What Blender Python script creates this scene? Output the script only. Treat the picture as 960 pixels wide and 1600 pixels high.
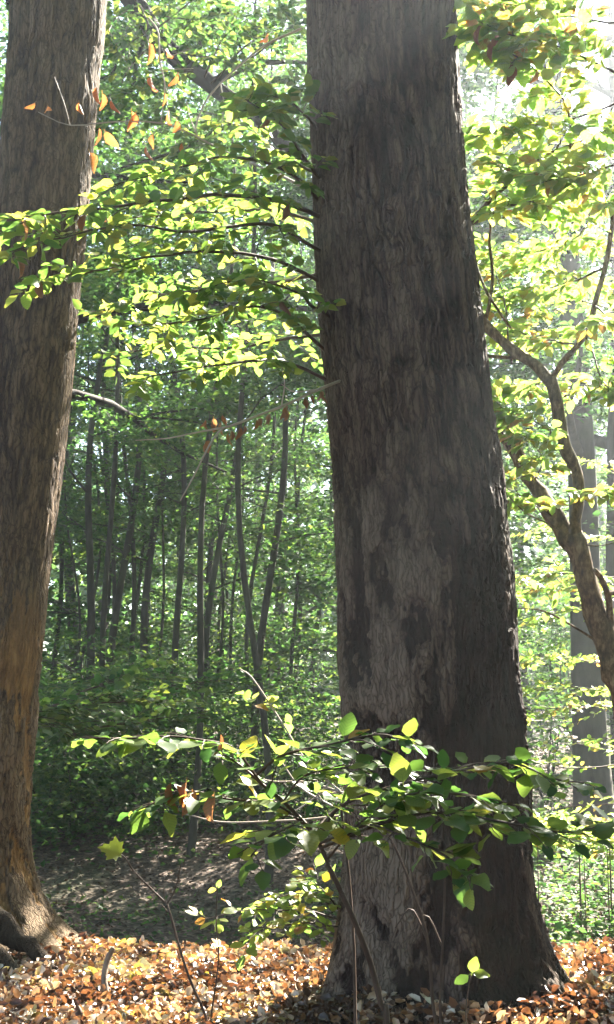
import bpy, math, random
import numpy as np
from mathutils import Vector, Matrix

for o in list(bpy.data.objects):
    bpy.data.objects.remove(o, do_unlink=True)
SC = bpy.context.scene
COL = SC.collection
random.seed(7)
RNG = np.random.default_rng(7)
R = math.radians

# ------------------------------------------------------------------ camera
FPX = 2198.0                       # focal length in photo pixels (960 x 1600)
PITCH = R(8.5)
CAM = np.array([0.0, 0.0, 1.5])
cam_d = bpy.data.cameras.new('camera')
cam_d.sensor_fit = 'VERTICAL'
cam_d.angle = 2 * math.atan(800.0 / FPX)
cam_d.clip_start = 0.05
cam_d.clip_end = 1000.0
cam = bpy.data.objects.new('camera', cam_d)
cam.location = CAM
cam.rotation_euler = (R(90) + PITCH, 0, 0)
COL.objects.link(cam)
SC.camera = cam

# ------------------------------------------------------------------ light
SUN_AZ, SUN_EL = R(32), R(38)      # azimuth to the right of the view direction
SUNV = np.array([math.sin(SUN_AZ) * math.cos(SUN_EL), math.cos(SUN_AZ) * math.cos(SUN_EL), math.sin(SUN_EL)])
w = bpy.data.worlds.new('World')
SC.world = w
w.use_nodes = True
nt = w.node_tree
bg = nt.nodes['Background']
sky = nt.nodes.new('ShaderNodeTexSky')
sky.sky_type = 'NISHITA'
sky.sun_disc = False
sky.sun_elevation = SUN_EL
sky.sun_rotation = SUN_AZ
nt.links.new(sky.outputs[0], bg.inputs[0])
bg.inputs[1].default_value = 0.05
sl = bpy.data.lights.new('sun', 'SUN')
sl.energy = 5.0
sl.angle = R(0.5)
sl.color = (1.0, 0.93, 0.80)
so = bpy.data.objects.new('sun', sl)
so.rotation_euler = Vector(SUNV).to_track_quat('Z', 'Y').to_euler()
so.location = (20, 40, 40)
COL.objects.link(so)
SC.view_settings.view_transform = 'Standard'
SC.view_settings.look = 'None'
SC.view_settings.gamma = 1.0
SC.view_settings.exposure = 3.9
SC.render.engine = 'CYCLES'
cy = SC.cycles
cy.max_bounces = 6
cy.diffuse_bounces = 4
cy.glossy_bounces = 2
cy.transmission_bounces = 4
cy.volume_bounces = 0
cy.transparent_max_bounces = 4
cy.caustics_reflective = False
cy.caustics_refractive = False
cy.sample_clamp_indirect = 6.0
try:
    cy.use_denoising = True
    cy.denoiser = 'OPENIMAGEDENOISE'
    cy.denoising_input_passes = 'RGB_ALBEDO_NORMAL'
except Exception:
    pass


# ------------------------------------------------------------------ maths helpers
def P(px, py, Y):
    """World point seen at photo pixel (px, py) at distance Y along the ground."""
    a, b = (px - 480.0) / FPX, (800.0 - py) / FPX
    d = np.array([a, math.cos(PITCH) - b * math.sin(PITCH), math.sin(PITCH) + b * math.cos(PITCH)])
    return CAM + d * (Y / d[1])


def pix(p):
    p = np.asarray(p, float) - CAM
    f = p[..., 1] * math.cos(PITCH) + p[..., 2] * math.sin(PITCH)
    u = -p[..., 1] * math.sin(PITCH) + p[..., 2] * math.cos(PITCH)
    f = np.where(np.abs(f) < 1e-3, 1e-3, f)
    return 480 + FPX * p[..., 0] / f, 800 - FPX * u / f, f


def _h(i, j, k):
    n = (i * 374761393 + j * 668265263 + k * 2147483647 + 1442695041).astype(np.int64) & 0xFFFFFFFF
    n = ((n ^ (n >> 13)) * 1274126177) & 0xFFFFFFFF
    n = ((n ^ (n >> 16)) * 2246822519) & 0xFFFFFFFF
    return ((n ^ (n >> 15)) & 0xFFFFFF) / float(0x7FFFFF) - 1.0


def noise(p):
    """Vectorised value noise, p (N,3) -> -1..1."""
    p = np.asarray(p, float)
    f = np.floor(p)
    i = f.astype(np.int64)
    t = p - f
    t = t * t * t * (t * (t * 6 - 15) + 10)
    x, y, z = i[:, 0], i[:, 1], i[:, 2]
    r = 0
    for dx in (0, 1):
        wx = t[:, 0] if dx else 1 - t[:, 0]
        for dy in (0, 1):
            wy = t[:, 1] if dy else 1 - t[:, 1]
            for dz in (0, 1):
                wz = t[:, 2] if dz else 1 - t[:, 2]
                r = r + wx * wy * wz * _h(x + dx, y + dy, z + dz)
    return r


def fbm(p, n=3):
    p = np.asarray(p, float)
    r, a = 0, 1.0
    for k in range(n):
        r = r + a * noise(p * (2.03 ** k) + 17.3 * k)
        a *= 0.5
    return r


def sstep(a, b, x):
    t = np.clip((x - a) / (b - a), 0, 1)
    return t * t * (3 - 2 * t)


def ground_z(x, y):
    x = np.asarray(x, float)
    y = np.asarray(y, float)
    s = x.shape
    xf, yf = x.ravel(), y.ravel()
    q = np.stack([xf, yf, np.zeros_like(xf)], 1)
    edge = 9.75 + .45 * sstep(-1.2, -1.7, xf) + 0.2 * noise(q * 0.9 + 5)                      # rim of the low bank
    z = -0.95 * sstep(edge - 0.25, edge + 2.6, yf) * (1 - 0.55 * sstep(0.6, 2.5, xf))
    z = z + (.95 + .25 * sstep(-1.5, 1.5, xf) * (1 - sstep(1.5, 3, xf))) * sstep(13.2, 21, yf) * (1 - .45 * sstep(.6, 2.5, xf))   # opposite bank
    z = z + 0.05 * np.maximum(0, yf - 20) * sstep(20, 36, yf)      # far slope rising
    z = z + 0.02 * np.maximum(0, xf - 2) * sstep(9, 16, yf)
    z = z - .075 + 0.035 * fbm(q * 1.4, 3) + 0.10 * noise(q * 0.33 + 3) * sstep(11, 16, yf)
    return z.reshape(s)


def gz(x, y):
    return float(ground_z(np.array([x]), np.array([y]))[0])


# ------------------------------------------------------------------ mesh helpers
BASE = {}


def link(o, parent=None):
    COL.objects.link(o)
    if parent is not None:
        o.parent = parent
    return o


def base_of(o):
    return BASE.get(o.name, np.zeros(3))


def make_mesh(name, V, F, mats, attrs=None, smooth=True):
    """F: list of index arrays with equal width each (e.g. [(n,4),(m,3)])."""
    if isinstance(F, np.ndarray):
        F = [F]
    F = [np.asarray(f) for f in F if len(f)]
    me = bpy.data.meshes.new(name)
    V = np.asarray(V, np.float32)
    me.vertices.add(len(V))
    me.vertices.foreach_set('co', V.ravel())
    tot = np.concatenate([np.full(len(f), f.shape[1]) for f in F])
    idx = np.concatenate([f.ravel() for f in F]).astype(np.int32)
    me.loops.add(len(idx))
    me.loops.foreach_set('vertex_index', idx)
    me.polygons.add(len(tot))
    st = np.concatenate([[0], np.cumsum(tot)[:-1]]).astype(np.int32)
    me.polygons.foreach_set('loop_start', st)
    me.polygons.foreach_set('loop_total', tot.astype(np.int32))
    if smooth:
        me.polygons.foreach_set('use_smooth', np.ones(len(tot), bool))
    for m in (mats if isinstance(mats, (list, tuple)) else [mats]):
        me.materials.append(m)
    for k, (dom, arr) in (attrs or {}).items():
        a = me.attributes.new(k, 'FLOAT', dom)
        a.data.foreach_set('value', np.asarray(arr, np.float32))
    me.update()
    me.validate()
    return me


def obj(name, V, F, mats, parent=None, attrs=None, smooth=True):
    b = base_of(parent) if parent is not None else np.zeros(3)
    me = make_mesh(name, np.asarray(V) - b, F, mats, attrs, smooth)
    o = bpy.data.objects.new(name, me)
    link(o, parent)
    BASE[o.name] = b
    return o


def tag(o, label, cat, group=None):
    o['label'] = label
    o['category'] = cat
    if group:
        o['group'] = group
    return o


def thing(name, loc, label, cat, group=None):
    o = bpy.data.objects.new(name, None)
    o.empty_display_size = 0.1
    o.location = tuple(float(v) for v in loc)
    link(o)
    BASE[o.name] = np.array(loc, float)
    return tag(o, label, cat, group)


def unit(v):
    v = np.asarray(v, float)
    n = np.linalg.norm(v, axis=-1, keepdims=True)
    return v / np.where(n < 1e-9, 1, n)


def smooth_path(pts, n):
    """Catmull-Rom through the points."""
    pts = np.asarray(pts, float)
    if len(pts) < 3:
        t = np.linspace(0, 1, n)[:, None]
        return pts[0] * (1 - t) + pts[-1] * t
    q = np.vstack([2 * pts[0] - pts[1], pts, 2 * pts[-1] - pts[-2]])
    out = []
    m = len(pts) - 1
    for u in np.linspace(0, m - 1e-6, n):
        i = int(u)
        t = u - i
        a, b, c, d = q[i], q[i + 1], q[i + 2], q[i + 3]
        out.append(0.5 * ((2 * b) + (-a + c) * t + (2 * a - 5 * b + 4 * c - d) * t * t + (-a + 3 * b - 3 * c + d) * t ** 3))
    return np.array(out)


class Tubes:
    """Collects tapered tubes; built as ONE mesh."""

    def __init__(self):
        self.V, self.Q, self.T, self.n = [], [], [], 0

    def add(self, path, radii, sides=6, rough=0.0):
        path = np.asarray(path, float)
        k = len(path)
        radii = np.broadcast_to(np.asarray(radii, float), (k,)) if np.ndim(radii) else np.full(k, radii)
        tan = unit(np.gradient(path, axis=0))
        ref = np.array([0.0, 0.0, 1.0]) if abs(tan[0][2]) < 0.9 else np.array([1.0, 0.0, 0.0])
        a = unit(np.cross(tan[0], ref))
        ang = np.linspace(0, 2 * math.pi, sides, endpoint=False)
        rings = []
        for i in range(k):
            a = unit(a - tan[i] * np.dot(a, tan[i]))
            b = np.cross(tan[i], a)
            rr = radii[i]
            ring = path[i] + rr * (np.cos(ang)[:, None] * a + np.sin(ang)[:, None] * b)
            rings.append(ring)
        V = np.array(rings).reshape(-1, 3)
        if rough:
            rep = np.repeat(radii, sides)[:, None]
            V = V + rough * rep * np.stack([noise(V * 9 + s) for s in (1, 51, 99)], 1)
        i = np.arange(k - 1)[:, None] * sides
        j = np.arange(sides)[None, :]
        j2 = (j + 1) % sides
        q = np.stack([i + j, i + j2, i + sides + j2, i + sides + j], -1).reshape(-1, 4) + self.n
        self.Q.append(q)
        self.V.append(V)
        tip = len(V)
        self.V.append(path[-1:] + tan[-1:] * radii[-1])
        last = (k - 1) * sides
        jj = np.arange(sides)
        self.T.append(np.stack([last + jj, last + (jj + 1) % sides, np.full(sides, tip)], -1) + self.n)
        self.n += len(V) + 1
        return self

    def build(self, name, mat, parent=None):
        return obj(name, np.vstack(self.V), [np.vstack(self.Q), np.vstack(self.T)], mat, parent)


# ------------------------------------------------------------------ leaf templates (axis +Y, length 1, normal +Z)
def leaf_template(kind='beech', seed=0, petiole=True):
    rg = np.random.default_rng(seed + 100)
    ts = [0.0, 0.06, 0.17, 0.30, 0.44, 0.58, 0.72, 0.84, 0.94, 1.0] if kind != 'dead' else [0.0, 0.14, 0.32, 0.52, 0.70, 0.86, 1.0]
    if kind == 'hazel':
        wf = lambda t: 0.36 * math.sin(math.pi * min(1, t ** 0.80)) ** 0.9
    elif kind == 'dead':
        wf = lambda t: 0.28 * math.sin(math.pi * t ** 0.9) ** 0.9
    else:
        wf = lambda t: 0.32 * math.sin(math.pi * t ** 0.88) ** 0.85
    fold = rg.uniform(0.05, 0.40)
    bend = rg.uniform(-0.10, 0.35)
    twist = rg.uniform(-0.35, 0.35)
    skew = rg.uniform(-0.06, 0.06)
    wav = rg.uniform(0.01, 0.05)
    V, F = [], []
    if kind == 'dead':
        curl, bend = rg.uniform(2.2, 3.6), rg.uniform(0.15, 0.6)
    rows = []
    for i, t in enumerate(ts):
        wd = wf(t) if 0 < i < len(ts) - 1 else 0
        z = -bend * t * t
        if wd == 0:
            rows.append([len(V)])
            V.append((skew * t * t, t, z))
            continue
        r = []
        for s in (-1, 0, 1):
            ww = wd * (1 + rg.uniform(-.05, .05) + (.05 if i % 2 else -.03))
            if kind == 'dead':
                an = curl * s * 0.5 + 0.3 * twist
                rr = ww / max(curl * 0.5, .2)
                x, dz = rr * math.sin(an) * 1.2, rr * (1 - math.cos(an)) * 1.2
                yy = t * (0.95 + 0.1 * rg.random())
            else:
                x = s * ww
                dz = abs(s) * ww * fold + s * ww * twist * t + wav * math.sin(9 * t + 2 * s) * abs(s)
                yy = t + abs(s) * 0.02
            r.append(len(V))
            V.append((x + skew * t * t * 4, yy, z + dz))
        rows.append(r)
    for a, b in zip(rows[:-1], rows[1:]):
        if len(a) == 1:
            F += [(a[0], b[1], b[0]), (a[0], b[2], b[1])]
        elif len(b) == 1:
            F += [(a[0], a[1], b[0]), (a[1], a[2], b[0])]
        else:
            for s in (0, 1):
                F += [(a[s], a[s + 1], b[s + 1]), (a[s], b[s + 1], b[s])]
    if petiole:
        n = len(V)
        V += [(-.012, -.18, .02), (.012, -.18, .02), (.016, .02, 0.004), (-.016, .02, 0.004)]
        F += [(n, n + 1, n + 2), (n, n + 2, n + 3)]
    return np.array(V), np.array(F)


def maple_template():
    pts = [(0, 0), (.22, -.06), (.20, .06), (.50, .10), (.40, .24), (.62, .50), (.40, .50), (.34, .60), (.22, .58), (.20, .80), (.10, .80), (0, 1.0)]
    full = pts + [(-x, y) for x, y in pts[-2:0:-1]]
    V = [(0, .3, 0)] + [(x, y, .25 * abs(x) - .2 * y * y) for x, y in full]
    n = len(full)
    F = [(0, 1 + i, 1 + (i + 1) % n) for i in range(n)]
    return np.array(V), np.array(F)


CURL = (np.array([(0, 0, 0), (.30, .25, .20), (.26, .66, .26), (0, 1, .12), (-.26, .66, .26), (-.30, .25, .20), (0, .45, -.06)]),
        np.array([(0, 1, 6), (1, 2, 6), (2, 3, 6), (3, 4, 6), (4, 5, 6), (5, 0, 6)]))
LOW = (np.array([(0, 0, 0), (.34, .45, .10), (0, 1, -.08), (-.34, .45, .10)]), np.array([(0, 1, 2), (0, 2, 3)]))
MID = (np.array([(0, 0, 0), (.30, .28, .08), (.27, .68, .06), (0, 1, -.10), (-.27, .68, .06), (-.30, .28, .08)]),
       np.array([(0, 1, 2), (0, 2, 3), (0, 3, 4), (0, 4, 5)]))


def frames(axis, normal):
    a = unit(axis)
    x = unit(np.cross(a, normal))
    n = np.cross(x, a)
    return np.stack([x, a, n], -1)


def join_leaves(tpl, pos, rot, size):
    V, F = tpl
    n = len(pos)
    W = np.einsum('nij,vj->nvi', rot, V) * size[:, None, None] + pos[:, None, :]
    G = F[None] + (np.arange(n) * len(V))[:, None, None]
    return W.reshape(-1, 3), G.reshape(-1, F.shape[1]), len(F)


def leaf_mass(name, tpl, pos, rot, size, mat, parent=None, tint=None):
    V, G, k = join_leaves(tpl, pos, rot, size)
    t = RNG.random(len(pos)) if tint is None else tint
    o = obj(name, V, G, mat, parent, {'tint': ('FACE', np.repeat(t, k))}, smooth=False)
    o['kind'] = 'stuff'
    return o


# ------------------------------------------------------------------ materials
def new_mat(name):
    m = bpy.data.materials.new(name)
    m.use_nodes = True
    t = m.node_tree
    t.nodes.clear()
    out = t.nodes.new('ShaderNodeOutputMaterial')
    return m, t, out


def ramp(t, stops):
    n = t.nodes.new('ShaderNodeValToRGB')
    e = n.color_ramp.elements
    while len(e) < len(stops):
        e.new(0.5)
    for k, (p, c) in enumerate(stops):
        e[k].position = p
        e[k].color = (*c, 1)
    return n


def leaf_material(name, refl, trans, use_object=False, mix=0.45, rough=0.42, spec=0.4):
    m, t, out = new_mat(name)
    if use_object:
        src = t.nodes.new('ShaderNodeObjectInfo').outputs['Random']
    else:
        a = t.nodes.new('ShaderNodeAttribute')
        a.attribute_name = 'tint'
        src = a.outputs['Fac']
    geo = t.nodes.new('ShaderNodeNewGeometry')
    nz = t.nodes.new('ShaderNodeTexNoise')
    nz.inputs['Scale'].default_value = 45.0
    t.links.new(geo.outputs['Position'], nz.inputs['Vector'])
    mm = t.nodes.new('ShaderNodeMath')
    mm.operation = 'MULTIPLY_ADD'
    t.links.new(nz.outputs['Fac'], mm.inputs[0])
    mm.inputs[1].default_value = 0.24
    ad = t.nodes.new('ShaderNodeMath')
    ad.operation = 'ADD'
    t.links.new(src, ad.inputs[0])
    ad.inputs[1].default_value = -0.12
    t.links.new(ad.outputs[0], mm.inputs[2])
    r1, r2 = ramp(t, refl), ramp(t, trans)
    t.links.new(mm.outputs[0], r1.inputs[0])
    t.links.new(mm.outputs[0], r2.inputs[0])
    c1, c2 = r1.outputs[0], r2.outputs[0]
    if use_object:      # midrib and side veins
        ac, al = t.nodes.new('ShaderNodeAttribute'), t.nodes.new('ShaderNodeAttribute')
        ac.attribute_name, al.attribute_name = 'across', 'along'

        def mth(op, a, b, c=None):
            n = t.nodes.new('ShaderNodeMath')
            n.operation = op
            for k, v in enumerate((a, b, c)):
                if v is None:
                    continue
                if isinstance(v, (int, float)):
                    n.inputs[k].default_value = v
                else:
                    t.links.new(v, n.inputs[k])
            return n.outputs[0]
        ph = mth('SUBTRACT', al.outputs['Fac'], mth('MULTIPLY', ac.outputs['Fac'], .75))
        fr = mth('PINGPONG', mth('MULTIPLY', ph, 8.5), .5)
        side = mth('LESS_THAN', fr, .07)
        rib = mth('LESS_THAN', ac.outputs['Fac'], .016)
        vein = mth('MULTIPLY', mth('MAXIMUM', side, rib), .55)
        outs = []
        for c, vc in ((c1, (.10, .15, .05, 1)), (c2, (.05, .09, .015, 1))):
            mxx = t.nodes.new('ShaderNodeMix')
            mxx.data_type = 'RGBA'
            t.links.new(vein, mxx.inputs['Factor'])
            t.links.new(c, mxx.inputs['A'])
            mxx.inputs['B'].default_value = vc
            outs.append(mxx.outputs['Result'])
        c1, c2 = outs
    pb = t.nodes.new('ShaderNodeBsdfPrincipled')
    pb.inputs['Roughness'].default_value = rough
    pb.inputs['Specular IOR Level'].default_value = spec
    t.links.new(c1, pb.inputs['Base Color'])
    tr = t.nodes.new('ShaderNodeBsdfTranslucent')
    t.links.new(c2, tr.inputs['Color'])
    mx = t.nodes.new('ShaderNodeMixShader')
    mx.inputs[0].default_value = mix
    t.links.new(pb.outputs[0], mx.inputs[1])
    t.links.new(tr.outputs[0], mx.inputs[2])
    t.links.new(mx.outputs[0], out.inputs['Surface'])
    return m


def bark_material(name, cols, scale=(1, 1, 1), plate=False, moss=0.0, rough=0.85, bump=0.4, inner_or_bounce=None, nscale=9.0):
    m, t, out = new_mat(name)
    tc = t.nodes.new('ShaderNodeTexCoord')
    mp = t.nodes.new('ShaderNodeMapping')
    mp.inputs['Scale'].default_value = scale
    t.links.new(tc.outputs['Object'], mp.inputs['Vector'])
    n1 = t.nodes.new('ShaderNodeTexNoise')
    n1.inputs['Scale'].default_value = 22.0 if plate else nscale
    n1.inputs['Detail'].default_value = 7.0
    n1.inputs['Roughness'].default_value = 0.65
    t.links.new(mp.outputs[0], n1.inputs['Vector'])
    fac = n1.outputs['Fac']
    if plate:
        a = t.nodes.new('ShaderNodeAttribute')
        a.attribute_name = 'plate'
        mm = t.nodes.new('ShaderNodeMath')
        mm.operation = 'MULTIPLY_ADD'
        t.links.new(a.outputs['Fac'], mm.inputs[0])
        mm.inputs[1].default_value = 0.62
        mu = t.nodes.new('ShaderNodeMath')
        mu.operation = 'MULTIPLY'
        t.links.new(fac, mu.inputs[0])
        mu.inputs[1].default_value = 0.55
        t.links.new(mu.outputs[0], mm.inputs[2])
        fac = mm.outputs[0]
    r = ramp(t, cols)
    t.links.new(fac, r.inputs[0])
    color = r.outputs[0]
    crack = None
    if plate:
        wz = t.nodes.new('ShaderNodeTexNoise')
        wz.inputs['Scale'].default_value = 7.0
        wz.inputs['Detail'].default_value = 4.0
        t.links.new(tc.outputs['Object'], wz.inputs['Vector'])
        va = t.nodes.new('ShaderNodeVectorMath')
        va.operation = 'MULTIPLY_ADD'
        t.links.new(wz.outputs['Color'], va.inputs[0])
        va.inputs[1].default_value = (.10, .10, .10)
        t.links.new(tc.outputs['Object'], va.inputs[2])
        m2 = t.nodes.new('ShaderNodeMapping')
        m2.inputs['Scale'].default_value = (42, 42, 5.0)
        t.links.new(va.outputs[0], m2.inputs['Vector'])
        vo = t.nodes.new('ShaderNodeTexVoronoi')
        vo.feature = 'DISTANCE_TO_EDGE'
        vo.inputs['Scale'].default_value = 1.0
        t.links.new(m2.outputs[0], vo.inputs['Vector'])
        cr = ramp(t, [(0.0, (.42, .38, .36)), (.06, (.72, .70, .68)), (.17, (1, 1, 1))])
        t.links.new(vo.outputs['Distance'], cr.inputs[0])
        mu2 = t.nodes.new('ShaderNodeMix')
        mu2.data_type = 'RGBA'
        mu2.blend_type = 'MULTIPLY'
        mu2.inputs['Factor'].default_value = 1.0
        t.links.new(color, mu2.inputs['A'])
        t.links.new(cr.outputs[0], mu2.inputs['B'])
        color = mu2.outputs['Result']
        crack = cr.outputs[0]
    if inner_or_bounce:       # bark under lost plates; golden bounce light painted in on the left trunk
        ba = t.nodes.new('ShaderNodeAttribute')
        ba.attribute_name = 'bare'
        ri = ramp(t, [(.35, inner_or_bounce[0]), (.7, inner_or_bounce[1])])
        t.links.new(n1.outputs['Fac'], ri.inputs[0])
        mi = t.nodes.new('ShaderNodeMix')
        mi.data_type = 'RGBA'
        t.links.new(ba.outputs['Fac'], mi.inputs['Factor'])
        t.links.new(color, mi.inputs['A'])
        t.links.new(ri.outputs[0], mi.inputs['B'])
        color = mi.outputs['Result']
    if moss:
        n3 = t.nodes.new('ShaderNodeTexNoise')
        n3.inputs['Scale'].default_value = 2.2
        n3.inputs['Detail'].default_value = 5
        t.links.new(tc.outputs['Object'], n3.inputs['Vector'])
        rr = ramp(t, [(0.45, (0, 0, 0)), (0.70, (moss, moss, moss))])
        t.links.new(n3.outputs['Fac'], rr.inputs[0])
        mx = t.nodes.new('ShaderNodeMix')
        mx.data_type = 'RGBA'
        t.links.new(rr.outputs[0], mx.inputs['Factor'])
        t.links.new(color, mx.inputs['A'])
        mx.inputs['B'].default_value = (0.055, 0.068, 0.032, 1)
        color = mx.outputs['Result']
    pb = t.nodes.new('ShaderNodeBsdfPrincipled')
    pb.inputs['Roughness'].default_value = rough
    pb.inputs['Specular IOR Level'].default_value = 0.08
    t.links.new(color, pb.inputs['Base Color'])
    n2 = t.nodes.new('ShaderNodeTexNoise')
    n2.inputs['Scale'].default_value = 55.0
    n2.inputs['Detail'].default_value = 4.0
    t.links.new(mp.outputs[0], n2.inputs['Vector'])
    bp = t.nodes.new('ShaderNodeBump')
    bp.inputs['Strength'].default_value = bump
    bp.inputs['Distance'].default_value = 0.006
    t.links.new(n2.outputs['Fac'], bp.inputs['Height'])
    nrm_ = bp.outputs[0]
    if crack is not None:
        b2 = t.nodes.new('ShaderNodeBump')
        b2.inputs['Strength'].default_value = .9
        b2.inputs['Distance'].default_value = .012
        t.links.new(crack, b2.inputs['Height'])
        t.links.new(nrm_, b2.inputs['Normal'])
        nrm_ = b2.outputs[0]
    t.links.new(nrm_, pb.inputs['Normal'])
    t.links.new(pb.outputs[0], out.inputs['Surface'])
    return m


BARK_BIG = bark_material('bark_old', [(0.20, (.007, .0042, .0038)), (0.36, (.021, .0125, .011)), (0.56, (.064, .041, .032)), (0.90, (.132, .098, .075))], (1, 1, .25), plate=True, moss=0.10, bump=.8, inner_or_bounce=((.009, .0055, .005), (.030, .017, .013)))
BARK_LEFT = bark_material('bark_old_warm', [(0.18, (.022, .012, .008)), (0.40, (.050, .033, .021)), (0.62, (.112, .074, .045)), (0.9, (.155, .113, .074))], (1, 1, .25), plate=True, moss=0.10, bump=.8, inner_or_bounce=((.080, .042, .017), (.25, .145, .06)))  # golden bounce light on the lower half is painted into the last colours
BARK_POLE = bark_material('bark_pole', [(0.3, (.026, .022, .018)), (0.7, (.062, .054, .045))], (1, 1, .3), moss=0.5, bump=0.3)
BARK_DARK = bark_material('bark_dark', [(0.3, (.014, .011, .009)), (0.7, (.035, .029, .024))], (1, 1, .4), bump=.8)
BARK_YOUNG = bark_material('bark_young', [(0.34, (.022, .013, .008)), (0.5, (.085, .052, .028)), (0.66, (.20, .145, .085))], (1, 1, .45), moss=0.5, bump=1.0, nscale=34.0)
TWIG = bark_material('twig_bark', [(0.3, (.035, .022, .017)), (0.7, (.08, .055, .042))], bump=0.2, rough=0.6)
TWIG_PALE = bark_material('dead_twig_bark', [(0.3, (.20, .155, .12)), (0.7, (.34, .29, .24))], bump=0.2, rough=0.6)
STICK = bark_material('stick_bark', [(0.3, (.09, .065, .05)), (0.7, (.20, .16, .13))], bump=0.5, rough=0.8)

GREEN_FAR = leaf_material('leaf_far', [(0, (.022, .050, .016)), (.6, (.040, .080, .024)), (1, (.070, .105, .030))],
                          [(0, (.045, .125, .028)), (.6, (.095, .20, .034)), (1, (.20, .27, .04))], rough=.65, spec=.12)
GREEN_YEL = leaf_material('leaf_sunny', [(0, (.045, .080, .014)), (.55, (.085, .115, .020)), (.85, (.12, .125, .025)), (.97, (.15, .07, .02))],
                          [(0, (.18, .34, .06)), (.6, (.32, .46, .08)), (.90, (.48, .48, .08)), (1, (.45, .2, .05))], mix=.62)
LEAF_SUN_O = leaf_material('leaf_sunny_single', [(0, (.045, .080, .014)), (.55, (.085, .115, .020)), (.88, (.12, .125, .025)), (.98, (.15, .07, .02))],
                           [(0, (.18, .34, .06)), (.6, (.32, .46, .08)), (.92, (.48, .48, .08)), (1, (.45, .2, .05))], True, mix=.62)
LEAF_HAZEL = leaf_material('leaf_hazel', [(0, (.030, .065, .014)), (.5, (.050, .092, .026)), (1, (.090, .12, .030))],
                           [(0, (.10, .20, .03)), (.5, (.20, .30, .045)), (1, (.36, .40, .06))], True, mix=.46, rough=.42, spec=.3)
LEAF_YELLOW = leaf_material('leaf_yellowing', [(0, (.12, .13, .02)), (.5, (.20, .15, .02)), (1, (.22, .11, .02))],
                            [(0, (.38, .42, .04)), (.5, (.50, .34, .03)), (1, (.50, .20, .03))], True, mix=.45)
LEAF_DEAD = leaf_material('leaf_dead', [(0, (.085, .038, .022)), (.5, (.14, .058, .030)), (1, (.21, .095, .05))],
                          [(0, (.22, .07, .03)), (.5, (.36, .12, .04)), (1, (.46, .20, .07))], True, mix=.35, rough=.5)
LEAF_RUST = leaf_material('leaf_rust', [(0, (.16, .05, .02)), (1, (.26, .10, .04))], [(0, (.55, .15, .04)), (1, (.65, .26, .07))], True, mix=.6, rough=.4)
LEAF_MID = leaf_material('leaf_olive_single', [(0, (.040, .075, .014)), (.6, (.070, .105, .020)), (1, (.11, .12, .025))],
                           [(0, (.11, .23, .04)), (.5, (.20, .33, .05)), (.85, (.36, .42, .06)), (1, (.46, .40, .07))], True, mix=.58)
MID_JOIN = leaf_material('leaf_olive', [(0, (.040, .075, .014)), (.6, (.070, .105, .020)), (1, (.11, .12, .025))],
                         [(0, (.11, .23, .04)), (.5, (.20, .33, .05)), (.85, (.36, .42, .06)), (1, (.46, .40, .07))], mix=.58)
LEAF_LIME = leaf_material('leaf_lime_single', [(0, (.09, .13, .02)), (1, (.11, .14, .02))], [(0, (.50, .62, .06)), (1, (.55, .64, .06))], True, mix=.65)
LITTER = leaf_material('leaf_litter', [(0, (.045, .027, .018)), (.26, (.11, .055, .032)), (.42, (.24, .115, .05)), (.54, (.44, .30, .20)), (.80, (.64, .55, .47)), (1, (.58, .42, .11))],
                       [(0, (.14, .05, .02)), (.4, (.30, .13, .04)), (.7, (.36, .24, .12)), (1, (.46, .32, .06))], mix=.25, rough=.42, spec=.5)
LITTER_OLD = leaf_material('leaf_litter_old', [(0, (.036, .024, .018)), (.6, (.065, .043, .031)), (1, (.11, .075, .054))], [(0, (.05, .025, .015)), (1, (.10, .06, .03))], mix=.15, rough=.7, spec=.15)
LITTER_O = [leaf_material('fallen_leaf_' + k, a, b, True, mix=.28, rough=.45) for k, a, b in (
    ('yellow', [(0, (.42, .29, .05)), (1, (.48, .36, .08))], [(0, (.45, .30, .04)), (1, (.5, .36, .06))]),
    ('orange', [(0, (.30, .10, .025)), (1, (.42, .18, .05))], [(0, (.42, .14, .03)), (1, (.5, .22, .05))]),
    ('brown', [(0, (.12, .055, .028)), (1, (.22, .11, .055))], [(0, (.2, .08, .03)), (1, (.3, .14, .05))]),
    ('pale', [(0, (.36, .27, .18)), (1, (.46, .38, .29))], [(0, (.35, .24, .12)), (1, (.4, .3, .18))]))]


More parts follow.
